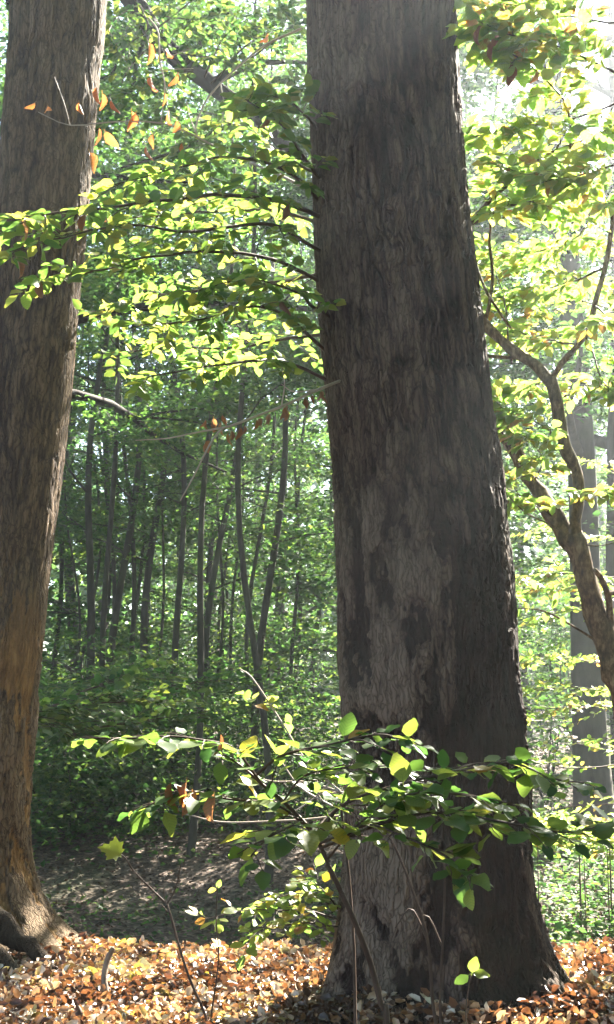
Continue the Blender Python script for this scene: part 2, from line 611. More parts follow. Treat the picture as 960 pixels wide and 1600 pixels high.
def ground_material():
    m, t, out = new_mat('forest_floor')
    tc = t.nodes.new('ShaderNodeTexCoord')
    v = t.nodes.new('ShaderNodeTexVoronoi')
    v.inputs['Scale'].default_value = 18.0
    v.inputs['Randomness'].default_value = 1.0
    t.links.new(tc.outputs['Object'], v.inputs['Vector'])
    sx = t.nodes.new('ShaderNodeSeparateColor')
    t.links.new(v.outputs['Color'], sx.inputs[0])
    r = ramp(t, [(0, (.028, .019, .014)), (.4, (.055, .036, .026)), (.75, (.09, .062, .045)), (1, (.13, .095, .07))])
    t.links.new(sx.outputs[0], r.inputs[0])
    n = t.nodes.new('ShaderNodeTexNoise')
    n.inputs['Scale'].default_value = 0.55
    n.inputs['Detail'].default_value = 5
    t.links.new(tc.outputs['Object'], n.inputs['Vector'])
    rr = ramp(t, [(0.50, (0, 0, 0)), (0.68, (.55, .55, .55))])
    t.links.new(n.outputs['Fac'], rr.inputs[0])
    mx = t.nodes.new('ShaderNodeMix')
    mx.data_type = 'RGBA'
    t.links.new(rr.outputs[0], mx.inputs['Factor'])
    t.links.new(r.outputs[0], mx.inputs['A'])
    mx.inputs['B'].default_value = (.04, .06, .022, 1)
    pb = t.nodes.new('ShaderNodeBsdfPrincipled')
    pb.inputs['Roughness'].default_value = .9
    pb.inputs['Specular IOR Level'].default_value = .2
    t.links.new(mx.outputs['Result'], pb.inputs['Base Color'])
    bp = t.nodes.new('ShaderNodeBump')
    bp.inputs['Strength'].default_value = .8
    bp.inputs['Distance'].default_value = .03
    t.links.new(v.outputs['Distance'], bp.inputs['Height'])
    t.links.new(bp.outputs[0], pb.inputs['Normal'])
    t.links.new(pb.outputs[0], out.inputs['Surface'])
    return m


# ------------------------------------------------------------------ ground
def graded(lo, hi, d0, d1, step, grow):
    c = list(np.arange(d0, d1 + 1e-6, step))
    a, s = d0, step
    left = []
    while a > lo:
        s *= grow
        a -= s
        left.append(a)
    a, s = d1, step
    right = []
    while a < hi:
        s *= grow
        a += s
        right.append(a)
    return np.array(left[::-1] + c + right)


gx = graded(-320, 320, -5, 5, 0.07, 1.12)
gy = graded(-120, 520, 4, 16, 0.07, 1.10)
X, Yg = np.meshgrid(gx, gy)
Z = ground_z(X, Yg)
nx, ny = len(gx), len(gy)
i = np.arange(ny - 1)[:, None] * nx + np.arange(nx - 1)[None]
gq = np.stack([i, i + 1, i + nx + 1, i + nx], -1).reshape(-1, 4)
g = obj('ground', np.stack([X, Yg, Z], -1).reshape(-1, 3), gq, ground_material())
g['kind'] = 'structure'


# ------------------------------------------------------------------ old trunks with real bark relief
def bark_trunk(name, prof, Yax, rows_z, n_around, parent, mat, plate_lo, plate_hi, roots, seed, fine=1.0, scars=(), flaked_shade=False, relief=1.0):
    """prof: (py, left px, right px) silhouette, turned into axis and radius at its own distance."""
    zz, cx, rr = [], [], []
    for py, l, r in prof:
        p = P((l + r) / 2, py, Yax)
        q = P(r, py, Yax)
        zz.append(p[2]); cx.append(p[0]); rr.append(q[0] - p[0])
    o = np.argsort(zz)
    zz, cx, rr = np.array(zz)[o], np.array(cx)[o], np.array(rr)[o]
    z = rows_z
    top = z > zz[-1]
    ax = np.interp(z, zz, cx)
    sl = (cx[-1] - cx[-4]) / (zz[-1] - zz[-4])
    ax = np.where(top, cx[-1] + sl * 0.6 * (z - zz[-1]), ax)
    rad = np.interp(z, zz, rr)
    rad = np.where(top, rr[-1] * np.clip(1 - 0.06 * (z - zz[-1]), .2, 1), rad)
    k = 9
    ker = np.ones(k) / k
    n_f = int((z <= zz[-1]).sum())
    for a in (ax, rad):
        s = np.convolve(np.pad(a[:n_f], k // 2, mode='edge'), ker, 'valid')
        a[:n_f] = s
    u = np.linspace(0, 1, n_around, endpoint=False)
    th = 2 * math.pi * u + .62 * np.sin(2 * math.pi * u) - math.pi * 1.5      # more columns on the side towards the path
    T, Zm = np.meshgrid(th, z)
    Rm = rad[:, None] * np.ones_like(T)
    Am = ax[:, None] * np.ones_like(T)
    # root buttresses
    for (ta, wd, amp, hh) in roots:
        d = np.angle(np.exp(1j * (T - ta)))
        Rm = Rm * (1 + amp * np.exp(-(d / wd) ** 2) * np.exp(-np.clip(Zm, 0, 9) / hh))
    rm = float(np.mean(rr))
    q = np.stack([rm * np.cos(T), rm * np.sin(T), Zm], -1).reshape(-1, 3) + seed * 7.7
    warp = np.stack([noise(q * 5 + 3), noise(q * 5 + 31), noise(q * 5 + 77)], 1) * 0.022
    qw = q + warp
    f = fine
    n1 = noise(qw * np.array([20, 20, 3.0]) * f)
    n1b = noise(qw * np.array([31, 31, 5.5]) * f + 40)
    groove = np.exp(-(n1 / .13) ** 2) + 0.7 * np.exp(-(n1b / .11) ** 2)
    n2 = noise(qw * np.array([55, 55, 12.0]) * f + 9)
    n3 = noise(q * np.array([110, 110, 45.0]) * f + 19)
    pl = noise(qw * np.array([8, 8, 3.2]) * f + 61) + .55 * noise(qw * np.array([19, 19, 9]) * f + 5) + .28 * noise(q * np.array([50, 50, 30]) * f + 8)
    zf = Zm.ravel()
    if flaked_shade:      # bark off the lower right side, its shade painted in as well
        pl = pl - .62 * sstep(-.05, .4, np.cos(T).ravel() + .25 * noise(q * 1.7 + 8)) * (1 - sstep(1.5, 3.2, zf)) + .25 * sstep(.0, .5, -np.cos(T).ravel()) * (1 - sstep(2.6, 3.4, zf))
    wpl = 1 - sstep(plate_lo, plate_hi, zf + 0.5 * noise(q * 1.3 + 2))
    terr = sstep(-.42, -.34, pl) + sstep(-.02, .06, pl) + sstep(.36, .44, pl)
    big = noise(q * 2.1 + 4) * .018 + noise(q * np.array([6, 6, 1.2]) + 14) * .008
    wgr = 1 - 0.45 * wpl
    disp = big - .010 * relief * groove * wgr + .005 * n2 + .0022 * n3 + wpl * (terr - 1.5) * .009 + wpl * .008 * sstep(-.07, .0, pl) * (1 - .7 * sstep(.0, .25, pl))
    for (sx, sz, sr, dep) in scars:      # old branch scars: a dent under a raised brow
        dx = (Am + Rm * np.cos(T) - sx).ravel()
        dz = zf - sz
        front = (np.sin(T).ravel() < 0)
        d = np.sqrt(dx ** 2 + (dz * 1.15) ** 2) / sr
        disp = disp + front * (-dep * np.exp(-(d / .75) ** 4) + .5 * dep * np.exp(-((d - 1.0) / .22) ** 2) * sstep(-.4, .5, dz / sr))
    Rd = Rm + disp.reshape(Rm.shape)
    V = np.stack([Am + Rd * np.cos(T), Yax + Rd * np.sin(T), Zm], -1).reshape(-1, 3)
    nr = len(z)
    i = np.arange(nr - 1)[:, None] * n_around
    j = np.arange(n_around)[None]
    j2 = (j + 1) % n_around
    Q = np.stack([i + j, i + j2, i + n_around + j2, i + n_around + j], -1).reshape(-1, 4)
    plate = np.clip(.52 + wpl * .5 * (terr / 3 - .5) + .22 * n1b * wgr + .16 * n2 + .16 * noise(q * np.array([3, 3, .8]) + 21) - .34 * np.clip(groove, 0, 1) * wgr, 0, 1)
    if flaked_shade:      # bark change plus painted side light: paler on the left, darker right
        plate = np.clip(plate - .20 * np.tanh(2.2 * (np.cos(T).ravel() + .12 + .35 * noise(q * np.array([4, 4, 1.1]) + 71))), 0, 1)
    bt_ = -.03 if flaked_shade else -.08
    bare = wpl * (1 - sstep(bt_ - .07, bt_, pl)) * sstep(.25, .5, wpl)  # on the left trunk this mask carries the painted golden bounce light
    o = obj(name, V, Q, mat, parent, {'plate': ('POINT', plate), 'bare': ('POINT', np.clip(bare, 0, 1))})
    return o, (z, ax, rad)


def rows(z0, z1, step, zt, step2):
    return np.concatenate([np.arange(z0, z1, step), np.arange(z1, zt, step2)])


SIL_MAIN = [(0, 475, 712), (200, 483, 722), (400, 492, 738), (600, 508, 765), (800, 523, 795), (1000, 535, 810), (1200, 542, 825),
            (1300, 541, 832), (1400, 537, 843), (1450, 532, 856), (1500, 525, 872), (1540, 516, 890), (1580, 505, 906), (1640, 490, 925)]
YM = 8.0
t0 = P(700, 1560, YM)
main_tree = thing('beech_tree', (t0[0], YM, gz(t0[0], YM)), 'massive old tree in front with thick dark flaking bark trunk', 'tree', 'big old trees in the clearing')


def sc(px, py, rpx, dep):
    p = P(px, py, YM - .5)
    return (p[0] * 1.0, p[2], rpx * 7.5 / FPX, dep)


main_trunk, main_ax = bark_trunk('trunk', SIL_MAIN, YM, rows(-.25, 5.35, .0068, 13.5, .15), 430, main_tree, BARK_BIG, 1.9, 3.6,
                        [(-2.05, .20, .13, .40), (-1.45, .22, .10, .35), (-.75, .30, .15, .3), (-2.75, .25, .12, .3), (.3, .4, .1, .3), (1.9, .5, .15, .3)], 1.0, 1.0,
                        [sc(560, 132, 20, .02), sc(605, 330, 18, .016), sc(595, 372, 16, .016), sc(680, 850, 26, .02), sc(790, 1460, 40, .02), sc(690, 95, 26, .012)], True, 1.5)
SIL_LEFT = [(0, 22, 167), (100, 15, 158), (200, 5, 150), (300, -5, 142), (400, -15, 131), (500, -25, 122), (600, -35, 112), (700, -43, 102),
            (800, -50, 88), (900, -58, 77), (1000, -66, 67), (1100, -74, 57), (1200, -84, 48), (1300, -95, 44), (1350, -105, 48), (1400, -120, 64),
            (1440, -140, 88), (1470, -160, 118), (1490, -175, 150), (1540, -200, 190)]
YL = 10.1
t0 = P(-20, 1480, YL)
left_tree = thing('beech_tree', (t0[0], YL, gz(t0[0], YL)), 'old tree with warm brown flaking trunk and rim lit flared roots', 'tree', 'big old trees in the clearing')
left_trunk, left_ax = bark_trunk('trunk', SIL_LEFT, YL, rows(-.3, 6.6, .013, 15, .18), 220, left_tree, BARK_LEFT, 1.5, 3.3,
                        [(-1.6, .3, .25, .25), (-2.4, .3, .3, .25), (-.8, .25, .18, .22), (1.0, .5, .2, .3)], 3.0, 0.95, relief=.55)


# ------------------------------------------------------------------ canopy gap: where sunlight reaches the clearing
def shades_clearing(p):
    """True for crown points whose shadow would fall on the sunlit clearing (the real gap in the canopy)."""
    t = (p[:, 1] - 8.0) / SUNV[1]
    q = p - SUNV[None] * t[:, None]
    inside = (t > 0.6) & (q[:, 0] > -2.9) & (q[:, 0] < 2.5) & (q[:, 2] > -.6) & (q[:, 2] < 6.2)
    inside &= ~((q[:, 2] < .8) & (noise(q * 1.2 + 40) > .34))
    inside &= ~((q[:, 0] < .6) & (q[:, 2] > 3.0) & (q[:, 2] < 5.3) & (noise(q * 1.3 + 11) > -.12))      # scattered boughs leave it dappled
    inside |= (t > 2.0) & (q[:, 0] - .5 * q[:, 2] > .7) & (q[:, 0] - .5 * q[:, 2] < 3.2) & (q[:, 2] > -9) & (q[:, 2] <= 0) & (noise(q * .8 + 23) < .08)
    return inside


# ------------------------------------------------------------------ trees
def grow_tree(root, h, r, lean, z0, n_limbs, limb_len, n_sprays, per_spray, leaf, mat_leaf, mat_bark, tpl=LOW, seed=0, sides=8, wob=.25, up=.35, gap=True,
              spray_r=.75, sep_limbs=False, path=None, crown=True, tint_shift=0.0, droop=.15):
    rg = np.random.default_rng(seed)
    b = base_of(root)
    n = 14
    tt = np.linspace(0, 1, n)
    if path is None:
        ph = rg.uniform(0, 6.28, 4)
        pts = np.stack([b[0] + lean[0] * tt * h + wob * (np.sin(tt * 5 + ph[0]) - np.sin(ph[0])) * .6 + .3 * wob * (np.sin(tt * 13 + ph[1]) - np.sin(ph[1])),
                        b[1] + lean[1] * tt * h + wob * (np.sin(tt * 4 + ph[2]) - np.sin(ph[2])) * .6, b[2] - .2 + tt * (h + .2)], 1)
    else:
        pts = smooth_path(path, n)
    rad = r * (1 - .85 * tt ** 1.1)
    rad[0] *= 1.25
    T = Tubes().add(smooth_path(pts, 26), np.interp(np.linspace(0, 1, 26), tt, rad), sides, .08)
    limbs = []
    tw = Tubes() if sep_limbs else T
    az = rg.uniform(0, 6.28)
    for i in range(n_limbs):
        f = z0 / h + (1 - z0 / h) * ((i + rg.random()) / n_limbs) ** .9
        f = min(f, .97)
        az += 2.4 + rg.uniform(-.5, .5)
        st = np.array([np.interp(f, tt, pts[:, k]) for k in range(3)])
        L = limb_len * (1 - .55 * max(0, f - .3)) * rg.uniform(.6, 1.2)
        el = rg.uniform(.0, .5) + up * f
        d = np.array([math.cos(az) * math.cos(el), math.sin(az) * math.cos(el), math.sin(el)])
        m = 7
        s = np.linspace(0, 1, m)[:, None]
        side = unit(np.cross(d, [0, 0, 1]))
        lp = st + d * L * s + side * L * .10 * np.sin(s * rg.uniform(3, 6) + 1) * s + np.array([0, 0, -droop * L]) * s ** 2
        lr = min(.42 * np.interp(f, tt, rad), .022 * L + .012) * (1 - .8 * s[:, 0])
        tw.add(lp, np.maximum(lr, .006), max(5, sides - 2))
        limbs.append((lp, L))
        for _ in range(2):
            k = rg.uniform(.25, .8)
            p0 = lp[int(k * (m - 1))]
            d2 = unit(d + side * rg.choice([-1, 1]) * rg.uniform(.5, 1.1) + [0, 0, rg.uniform(-.2, .3)])
            L2 = L * rg.uniform(.3, .6) * (1.1 - k)  + .3
            sp = p0 + d2 * L2 * s + np.array([0, 0, -.12 * L2]) * s ** 2
            tw.add(sp, np.maximum(lr[int(k * (m - 1))] * .5 * (1 - .8 * s[:, 0]), .005), 5)
            limbs.append((sp, L2))
    tr = T.build('trunk', mat_bark, root)
    if sep_limbs and tw.V:
        tw.build('limb', mat_bark, root)
    if not crown or n_sprays == 0:
        return tr
    wts = np.array([L for _, L in limbs])
    wts /= wts.sum()
    ch = rg.choice(len(limbs), n_sprays, p=wts)
    cen = np.empty((n_sprays, 3))
    for k, c in enumerate(ch):
        lp, L = limbs[c]
        f = rg.uniform(.3, 1.05)
        cen[k] = lp[min(len(lp) - 1, int(f * (len(lp) - 1)))] + rg.normal(0, .16, 3) * [1, 1, .6]
    if gap:
        dap = noise(cen * .6 + 3) > .42
        keep = ~shades_clearing(cen) | dap
        cen = cen[keep]
    m = len(cen)
    if m == 0:
        return tr
    N = m * per_spray
    nrm = unit(rg.normal(0, .22, (m, 3)) + [0, 0, 1])
    ang = rg.uniform(0, 6.28, m)
    e1 = unit(np.stack([np.cos(ang), np.sin(ang), np.zeros(m)], 1))
    e1 = unit(e1 - nrm * (e1 * nrm).sum(1, keepdims=True))
    e2 = np.cross(nrm, e1)
    rr = spray_r * rg.uniform(.6, 1.3, m)
    rep = lambda a: np.repeat(a, per_spray, 0)
    u = rg.normal(0, .42, (N, 1)) * rep(rr)[:, None]
    v = rg.normal(0, .24, (N, 1)) * rep(rr)[:, None]
    wz = rg.normal(0, .05, (N, 1)) * rep(rr)[:, None]
    pos = rep(cen) + rep(e1) * u + rep(e2) * v + rep(nrm) * wz - np.array([0, 0, .12]) * (u ** 2 + v ** 2)
    nn = unit(rep(nrm) + rg.normal(0, .38, (N, 3)))
    axv = unit(rep(e1) * np.sign(u) * .6 + rep(e2) * np.sign(v) + rg.normal(0, .35, (N, 3)))
    size = leaf * rg.uniform(.65, 1.25, N)
    tint = np.clip(rep(rg.normal(.45, .2, m)) + rg.normal(0, .13, N) + tint_shift, 0, 1)
    leaf_mass('crown', tpl, pos, frames(axv, nn), size, mat_leaf, root, tint)
    return tr


# crowns of the two old trees, above the picture
def old_crown(root, axd, zlo, zhi, n_l, seed, Yax):
    z, ax, rad = axd
    rg = np.random.default_rng(seed)
    cen = []
    az = 0
    for k in range(n_l):
        zz = zlo + (zhi - zlo) * k / n_l
        az += 2.4
        st = np.array([np.interp(zz, z, ax), Yax, zz])
        L = rg.uniform(2.5, 5.0)
        el = rg.uniform(.15, .7)
        d = np.array([math.cos(az) * math.cos(el), math.sin(az) * math.cos(el), math.sin(el)])
        s = np.linspace(0, 1, 8)[:, None]
        lp = st + d * L * s - np.array([0, 0, .12 * L]) * s ** 2
        Tubes().add(lp, np.maximum(.13 * (1 - .85 * s[:, 0]), .01), 7, .1).build('limb', BARK_BIG if root is main_tree else BARK_LEFT, root)
        for _ in range(26):
            cen.append(lp[rg.integers(3, 8)] + rg.normal(0, .6, 3))
    cen = np.array(cen)
    cen = cen[~shades_clearing(cen)]
    per = 40
    N = len(cen) * per
    pos = np.repeat(cen, per, 0) + rg.normal(0, 1, (N, 3)) * [.5, .5, .1]
    leaf_mass('crown', LOW, pos, frames(rg.normal(0, 1, (N, 3)), unit(rg.normal(0, .35, (N, 3)) + [0, 0, 1])), rg.uniform(.09, .15, N), GREEN_FAR, root)


old_crown(main_tree, main_ax, 7.5, 13.2, 12, 11, YM)
old_crown(left_tree, left_ax, 8.5, 14.5, 12, 12, YL)

# pole trees on the left, seen between the two trunks: (px, Y, width px, lean, height)
POLES = [(75, 30, 9, .0, 13), (97, 24, 6, .04, 9), (125, 27, 7, -.05, 11), (141, 22, 16, .02, 14), (173, 24, 15, .012, 15), (191, 27, 9, -.03, 13), (216, 25, 10, .02, 14), (238, 30, 8, .07, 12),
         (256, 26, 15, .03, 15), (279, 23, 13, .0, 15), (296, 28, 9, .015, 14), (318, 33, 7, -.05, 12), (340, 24, 13, .05, 15), (372, 32, 7, .03, 12),
         (404, 22, 15, .012, 15), (420, 25, 9, .05, 13), (450, 30, 9, -.03, 13), (475, 27, 8, .0, 12), (500, 34, 9, .02, 14)]
POLES = sorted(POLES + [(110, 31, 7, .02, 12), (158, 34, 8, .0, 13), (204, 35, 7, .03, 13), (228, 26, 6, -.02, 12), (266, 36, 8, .02, 13), (308, 25, 6, .03, 12), (329, 36, 8, .0, 13), (356, 29, 7, -.03, 13), (388, 35, 7, .02, 12), (436, 35, 7, .03, 13)])
ORD = 'first second third fourth fifth sixth seventh eighth ninth tenth eleventh twelfth thirteenth fourteenth fifteenth sixteenth seventeenth eighteenth nineteenth twentieth twenty-first twenty-second twenty-third twenty-fourth twenty-fifth twenty-sixth twenty-seventh twenty-eighth twenty-ninth'.split()
for k, (px, Yp, wpx, ln, hh) in enumerate(POLES):
    p = P(px, 950, Yp)
    rr = wpx * Yp / FPX * .5
    ln *= .6
    x0 = p[0] - ln * 3.5
    thk = 'thick' if wpx >= 13 else ('slim' if wpx >= 9 else 'very thin')
    o = thing('pole_tree', (x0, Yp, gz(x0, Yp)), f'{thk} grey pole tree, {ORD[k]} from the left between the old trunks', 'tree', 'young poles in the wood')
    grow_tree(o, hh, rr * .92, (ln, RNG.uniform(-.02, .02)), 4.3, 15, 2.3, 130, 34, .08, GREEN_FAR, BARK_POLE, seed=200 + k, wob=.36)

# larger trees further back: (X, Y, h, r)
BACK = [(-9, 33, 19, .22), (-6.0, 38, 20, .24), (-3.2, 44, 21, .22), (-.6, 36, 20, .2), (1.6, 45, 21, .25), (3.0, 33, 20, .2), (6.2, 40, 15, .2),
        (-12.5, 40, 20, .3), (-7.5, 52, 22, .3), (-1.5, 55, 22, .3), (4.6, 56, 17, .24), (10.5, 50, 16, .24), (-14, 54, 22, .3), (14.5, 42, 15, .24),
        (-4.6, 30, 17, .13), (-10.5, 26, 18, .24), (0.9, 29, 16, .14), (-2.2, 31, 15, .12), (-7.2, 29, 16, .14)]
for k, (x, y, h, r) in enumerate(BACK):
    o = thing('forest_tree', (x, y, gz(x, y)), 'leafy green forest tree far back beyond the dip', 'tree', 'forest trees far back')
    grow_tree(o, h, r * .7, (RNG.uniform(-.03, .03), 0), 1.0, 26, 4.4, 340, 26, .17, GREEN_FAR, BARK_POLE, seed=300 + k, wob=.3, spray_r=1.15)

# thick trunks standing in the hazy light on the right: (px, Y, width px, lean)
for k, (px, Yp, wpx, ln, lab) in enumerate([(922, 19, 50, -.012, 'thick blue grey hazy trunk right of the big old tree'), (990, 21.5, 66, .0, 'dark hazy trunk at the right edge of the wood')]):
    p = P(px, 1000, Yp)
    rr = wpx * Yp / FPX * .5
    o = thing('hazy_tree', (p[0], Yp, gz(p[0], Yp)), lab, 'tree', 'thick trunks in the haze')
    grow_tree(o, 21, rr * 1.1, (ln, 0), 5.0, 18, 4.0, 110, 26, .13, GREEN_FAR, BARK_POLE, seed=400 + k, wob=.15, spray_r=1.0, sides=12)

# broad tree behind the left trunk with the long dark sloping limb
bt = P(5, 900, 16)
bo = thing('broad_tree', (bt[0], 16, gz(bt[0], 16)), 'broad leafy tree behind the left trunk with long dark sloping limb', 'tree')
grow_tree(bo, 17, .24, (0.01, 0), 5.6, 26, 4.4, 640, 30, .088, GREEN_FAR, BARK_DARK, seed=501, wob=.2, spray_r=.8, up=.2, droop=.2)
L = Tubes()
L.add(smooth_path([P(100, -150, 15.8), P(160, -70, 15.4), P(212, 5, 15), P(255, 70, 14.7), P(320, 125, 14.4), P(400, 185, 14.2), P(470, 250, 14)], 22), np.linspace(.17, .06, 22), 9, .15)
L.build('limb', BARK_DARK, bo)
for pts, r0 in (([(330, 130), (390, 102), (440, 97), (500, 100)], .055), ([(235, 45), (215, 90), (205, 140), (170, 150)], .035), ([(380, 170), (340, 205), (280, 235), (190, 262)], .04),
                ([(290, 100), (320, 60), (345, 10), (360, -40)], .04), ([(420, 200), (400, 130), (370, 60), (350, 0)], .02)):
    Tubes().add(smooth_path([P(x, y, 14.4 - .15 * i) for i, (x, y) in enumerate(pts)], 14), np.linspace(r0, .012, 14), 6, .15).build('limb', BARK_POLE, bo)
LATE_LIMB = bo
for k, (px, Yp, h, n, lab) in enumerate([(800, 20, 12, 520, 'leafy tree added for shade close behind the right edge of the big trunk'), (655, 18.5, 11, 560, 'leafy tree added for shade straight behind the big trunk, its outer leaves showing'), (905, 23, 11, 380, 'tall leafy tree added for shade in the glare behind the young forked tree'), (985, 27, 12, 380, 'tall leafy tree added for shade in the glare at the right edge'), (735, 26, 12, 380, 'tall leafy tree added for shade, half hidden behind the big trunk'),  # these five are added to block sun on the bank and haze
                                         (300, 19, 15, 420, 'leafy tree with dark thin stem behind the sloping limb'), (420, 17.5, 14, 420, 'leafy tree close behind the left edge of the big trunk'),
                                         (190, 21, 16, 420, 'leafy tree just right of the warm brown trunk')]):
    p = P(px, 1000, Yp)
    o = thing('leafy_tree', (p[0], Yp, gz(p[0], Yp)), lab, 'tree', 'leafy trees behind the clearing')
    grow_tree(o, h, .05, (RNG.uniform(-.03, .03), 0), 5.4, 20, 3.0, n, 30, .09, GREEN_FAR, BARK_POLE, seed=520 + k, wob=.35, spray_r=.75, up=.15, droop=.2)

# ------------------------------------------------------------------ far wood in view and unseen leaves added for shade, one mass
def far_and_shade_wood():
    rg = np.random.default_rng(5)
    N = 45000
    th = rg.uniform(-.62, .62, N)
    d = rg.uniform(60, 95, N)
    x, y = d * np.sin(th), d * np.cos(th)
    z = ground_z(x, y) + rg.random(N) ** 1.7 * 15
    keep = noise(np.stack([x, y, z * 1.6], 1) * .22) > -.28
    p1 = np.stack([x, y, z], 1)[keep]
    s1 = rg.uniform(.5, 1.1, len(p1))
    # unseen leaves beside and behind the camera, added to darken the ambient light
    N = 42000
    th = rg.uniform(.5, 2 * math.pi - .5, N)
    d = rg.uniform(13, 46, N)
    x, y = d * np.sin(th), d * np.cos(th)
    z = 1.0 + rg.random(N) * 20
    p2 = np.stack([x, y, z], 1)
    keep = (noise(p2 * .2) > -.1) & ~shades_clearing(p2)
    keep &= ~((y > 0) & (np.abs(x) < 7)) & ~((th > 3.6) & (th < 4.85))  # left side kept open to let side light onto the trunk
    p2 = p2[keep]
    s2 = rg.uniform(.6, 1.2, len(p2))
    # unseen leaves overhead, added to cut the sky light
    N = 16000
    p3 = np.stack([rg.uniform(-13, 15, N), rg.uniform(-16, 9, N), rg.uniform(8, 20, N)], 1)
    p3 = p3[(noise(p3 * .25 + 7) > -.25) & ~shades_clearing(p3) & ~(p3[:, 0] < -2.5 + .25 * p3[:, 1])]
    s3 = rg.uniform(.4, .9, len(p3))
    pos = np.vstack([p1, p2, p3])
    n = len(pos)
    leaf_mass('far_and_shade_woods', LOW, pos, frames(rg.normal(0, 1, (n, 3)), rg.normal(0, 1, (n, 3)) + [0, 0, .8]), np.concatenate([s1, s2, s3]), GREEN_FAR)


far_and_shade_wood()

# ------------------------------------------------------------------ leafy branches near the camera
VARIANTS = {}


def variants(kind, mat, n=6):
    k = (kind, mat.name)
    if k not in VARIANTS:
        VARIANTS[k] = []
        for i in range(n):
            V, F = leaf_template(kind, 10 * n + i)
            VARIANTS[k].append(make_mesh('leaf', V, F, mat, {'across': ('POINT', np.abs(V[:, 0])), 'along': ('POINT', V[:, 1])}))
    return VARIANTS[k]


class Leaves:
    """Leaf placements of one thing; the largest in the picture become leaf objects, the rest one foliage part."""

    def __init__(self):
        self.rec = []

    def add(self, pos, axis, normal, size, kind='beech', mat=None, parent=None):
        self.rec.append((np.array(pos), unit(axis), unit(normal), size, kind, mat, parent))

    def build(self, root, limit, mat_joined, name='leaf'):
        if not self.rec:
            return
        pos = np.array([r[0] for r in self.rec])
        px, py, f = pix(pos)
        size = np.array([r[3] for r in self.rec])
        show = size / np.maximum(f, .1) * ((px > -15) & (px < 975) & (py > -15) & (py < 1615))
        order = np.argsort(-show)
        single = [int(k) for k in order[:limit] if show[k] > 0]
        rest = [int(k) for k in order if int(k) not in set(single)] if len(single) < len(order) else []
        for k in single:
            p, a, n, s, kind, mat, par = self.rec[k]
            rot = frames(a[None], n[None])[0]
            vs = variants(kind, mat)
            o = bpy.data.objects.new(name, vs[k % len(vs)])
            par = par or root
            M = Matrix(((*(rot[0] * s), 0), (*(rot[1] * s), 0), (*(rot[2] * s), 0), (0, 0, 0, 1)))
            M.translation = Vector(p - base_of(par))
            link(o, par)
            o.matrix_basis = M
        if rest:
            rp = pos[rest]
            rot = frames(np.array([self.rec[k][1] for k in rest]), np.array([self.rec[k][2] for k in rest]))
            leaf_mass('foliage', MID if len(rest) > 1500 else leaf_template('beech', 3, False), rp, rot, size[rest], mat_joined, root)


def leafy_branch(path, r0, leaves, root, mat_bark, leaf=.075, twigs=10, twig_len=.4, kind='beech', mat=None, start=.15, tilt=(0, 0, 1), rg=None, per=9,
                 name='branch', droop=.12, odd=None, flat=.3, own=True, end_r=None, jit=.26):
    """One branch with alternate twigs in a flat spray; returns the branch object."""
    rg = rg or RNG
    n = 24
    p = smooth_path(path, n)
    T = Tubes()
    er = end_r or max(.0022, r0 * .15)
    p = p + np.stack([noise(p * 6 + s) for s in (3, 33, 63)], 1) * .012
    T.add(p, np.linspace(r0, er, n), 7 if r0 > .01 else 5, .12)
    tan = unit(np.gradient(p, axis=0))
    tl = unit(np.array(tilt, float))
    pending = []

    def put(pos, ax, nn):
        m = mat
        k = kind
        if odd and rg.random() < odd[0]:
            m = odd[1]
            if len(odd) > 2:
                k = odd[2]
        if k == 'dead':
            ax = unit(rg.normal(0, .35, 3) + [0, 0, -1])
        pending.append((pos, ax, nn, leaf * rg.uniform(.7, 1.2), k, m))

    side = 1
    for i in range(twigs):
        u = start + (1 - start) * (i + rg.uniform(.1, .9)) / twigs
        k = min(n - 2, int(u * (n - 1)))
        side = -side
        nn = unit(tl + rg.normal(0, jit, 3))
        lat = unit(np.cross(tan[k], nn)) * side
        d = unit(tan[k] * rg.uniform(.4, .9) + lat + nn * rg.uniform(-.15, .2))
        Lt = twig_len * rg.uniform(.5, 1.15) * (1.1 - .5 * u)
        m = 9
        s = np.linspace(0, 1, m)[:, None]
        zig = lat * 0 + np.cross(d, nn) * .02 * Lt * np.sin(s * 18)
        tp = p[k] + d * Lt * s + zig + np.array([0, 0, -droop * Lt]) * s ** 2
        T.add(tp, np.linspace(max(.0022, r0 * .25), .0013, m), 4)
        td = unit(np.gradient(tp, axis=0))
        sd = 1
        for j in range(per):
            f = .15 + .85 * (j + rg.uniform(0, .6)) / per
            q = min(m - 1, int(f * (m - 1)))
            sd = -sd
            l2 = unit(np.cross(td[q], nn)) * sd
            ax = unit(td[q] * .7 + l2 * (1.0 if j < per - 1 else .1) + rg.normal(0, .22, 3) + [0, 0, -.12])
            put(tp[q] + ax * leaf * .17, ax, unit(nn + rg.normal(0, flat, 3)))
    for j in range(int(twigs * .8)):
        u = start + (1 - start) * rg.random()
        k = min(n - 1, int(u * (n - 1)))
        ax = unit(tan[k] * .5 + rg.normal(0, .6, 3))
        put(p[k] + ax * leaf * .17, ax, unit(tl + rg.normal(0, flat, 3)))
    bo_ = T.build(name, mat_bark, root)
    for r in pending:
        leaves.add(*r, parent=bo_ if own else root)
    return bo_


def PP(pts):
    return [P(*q) for q in pts]


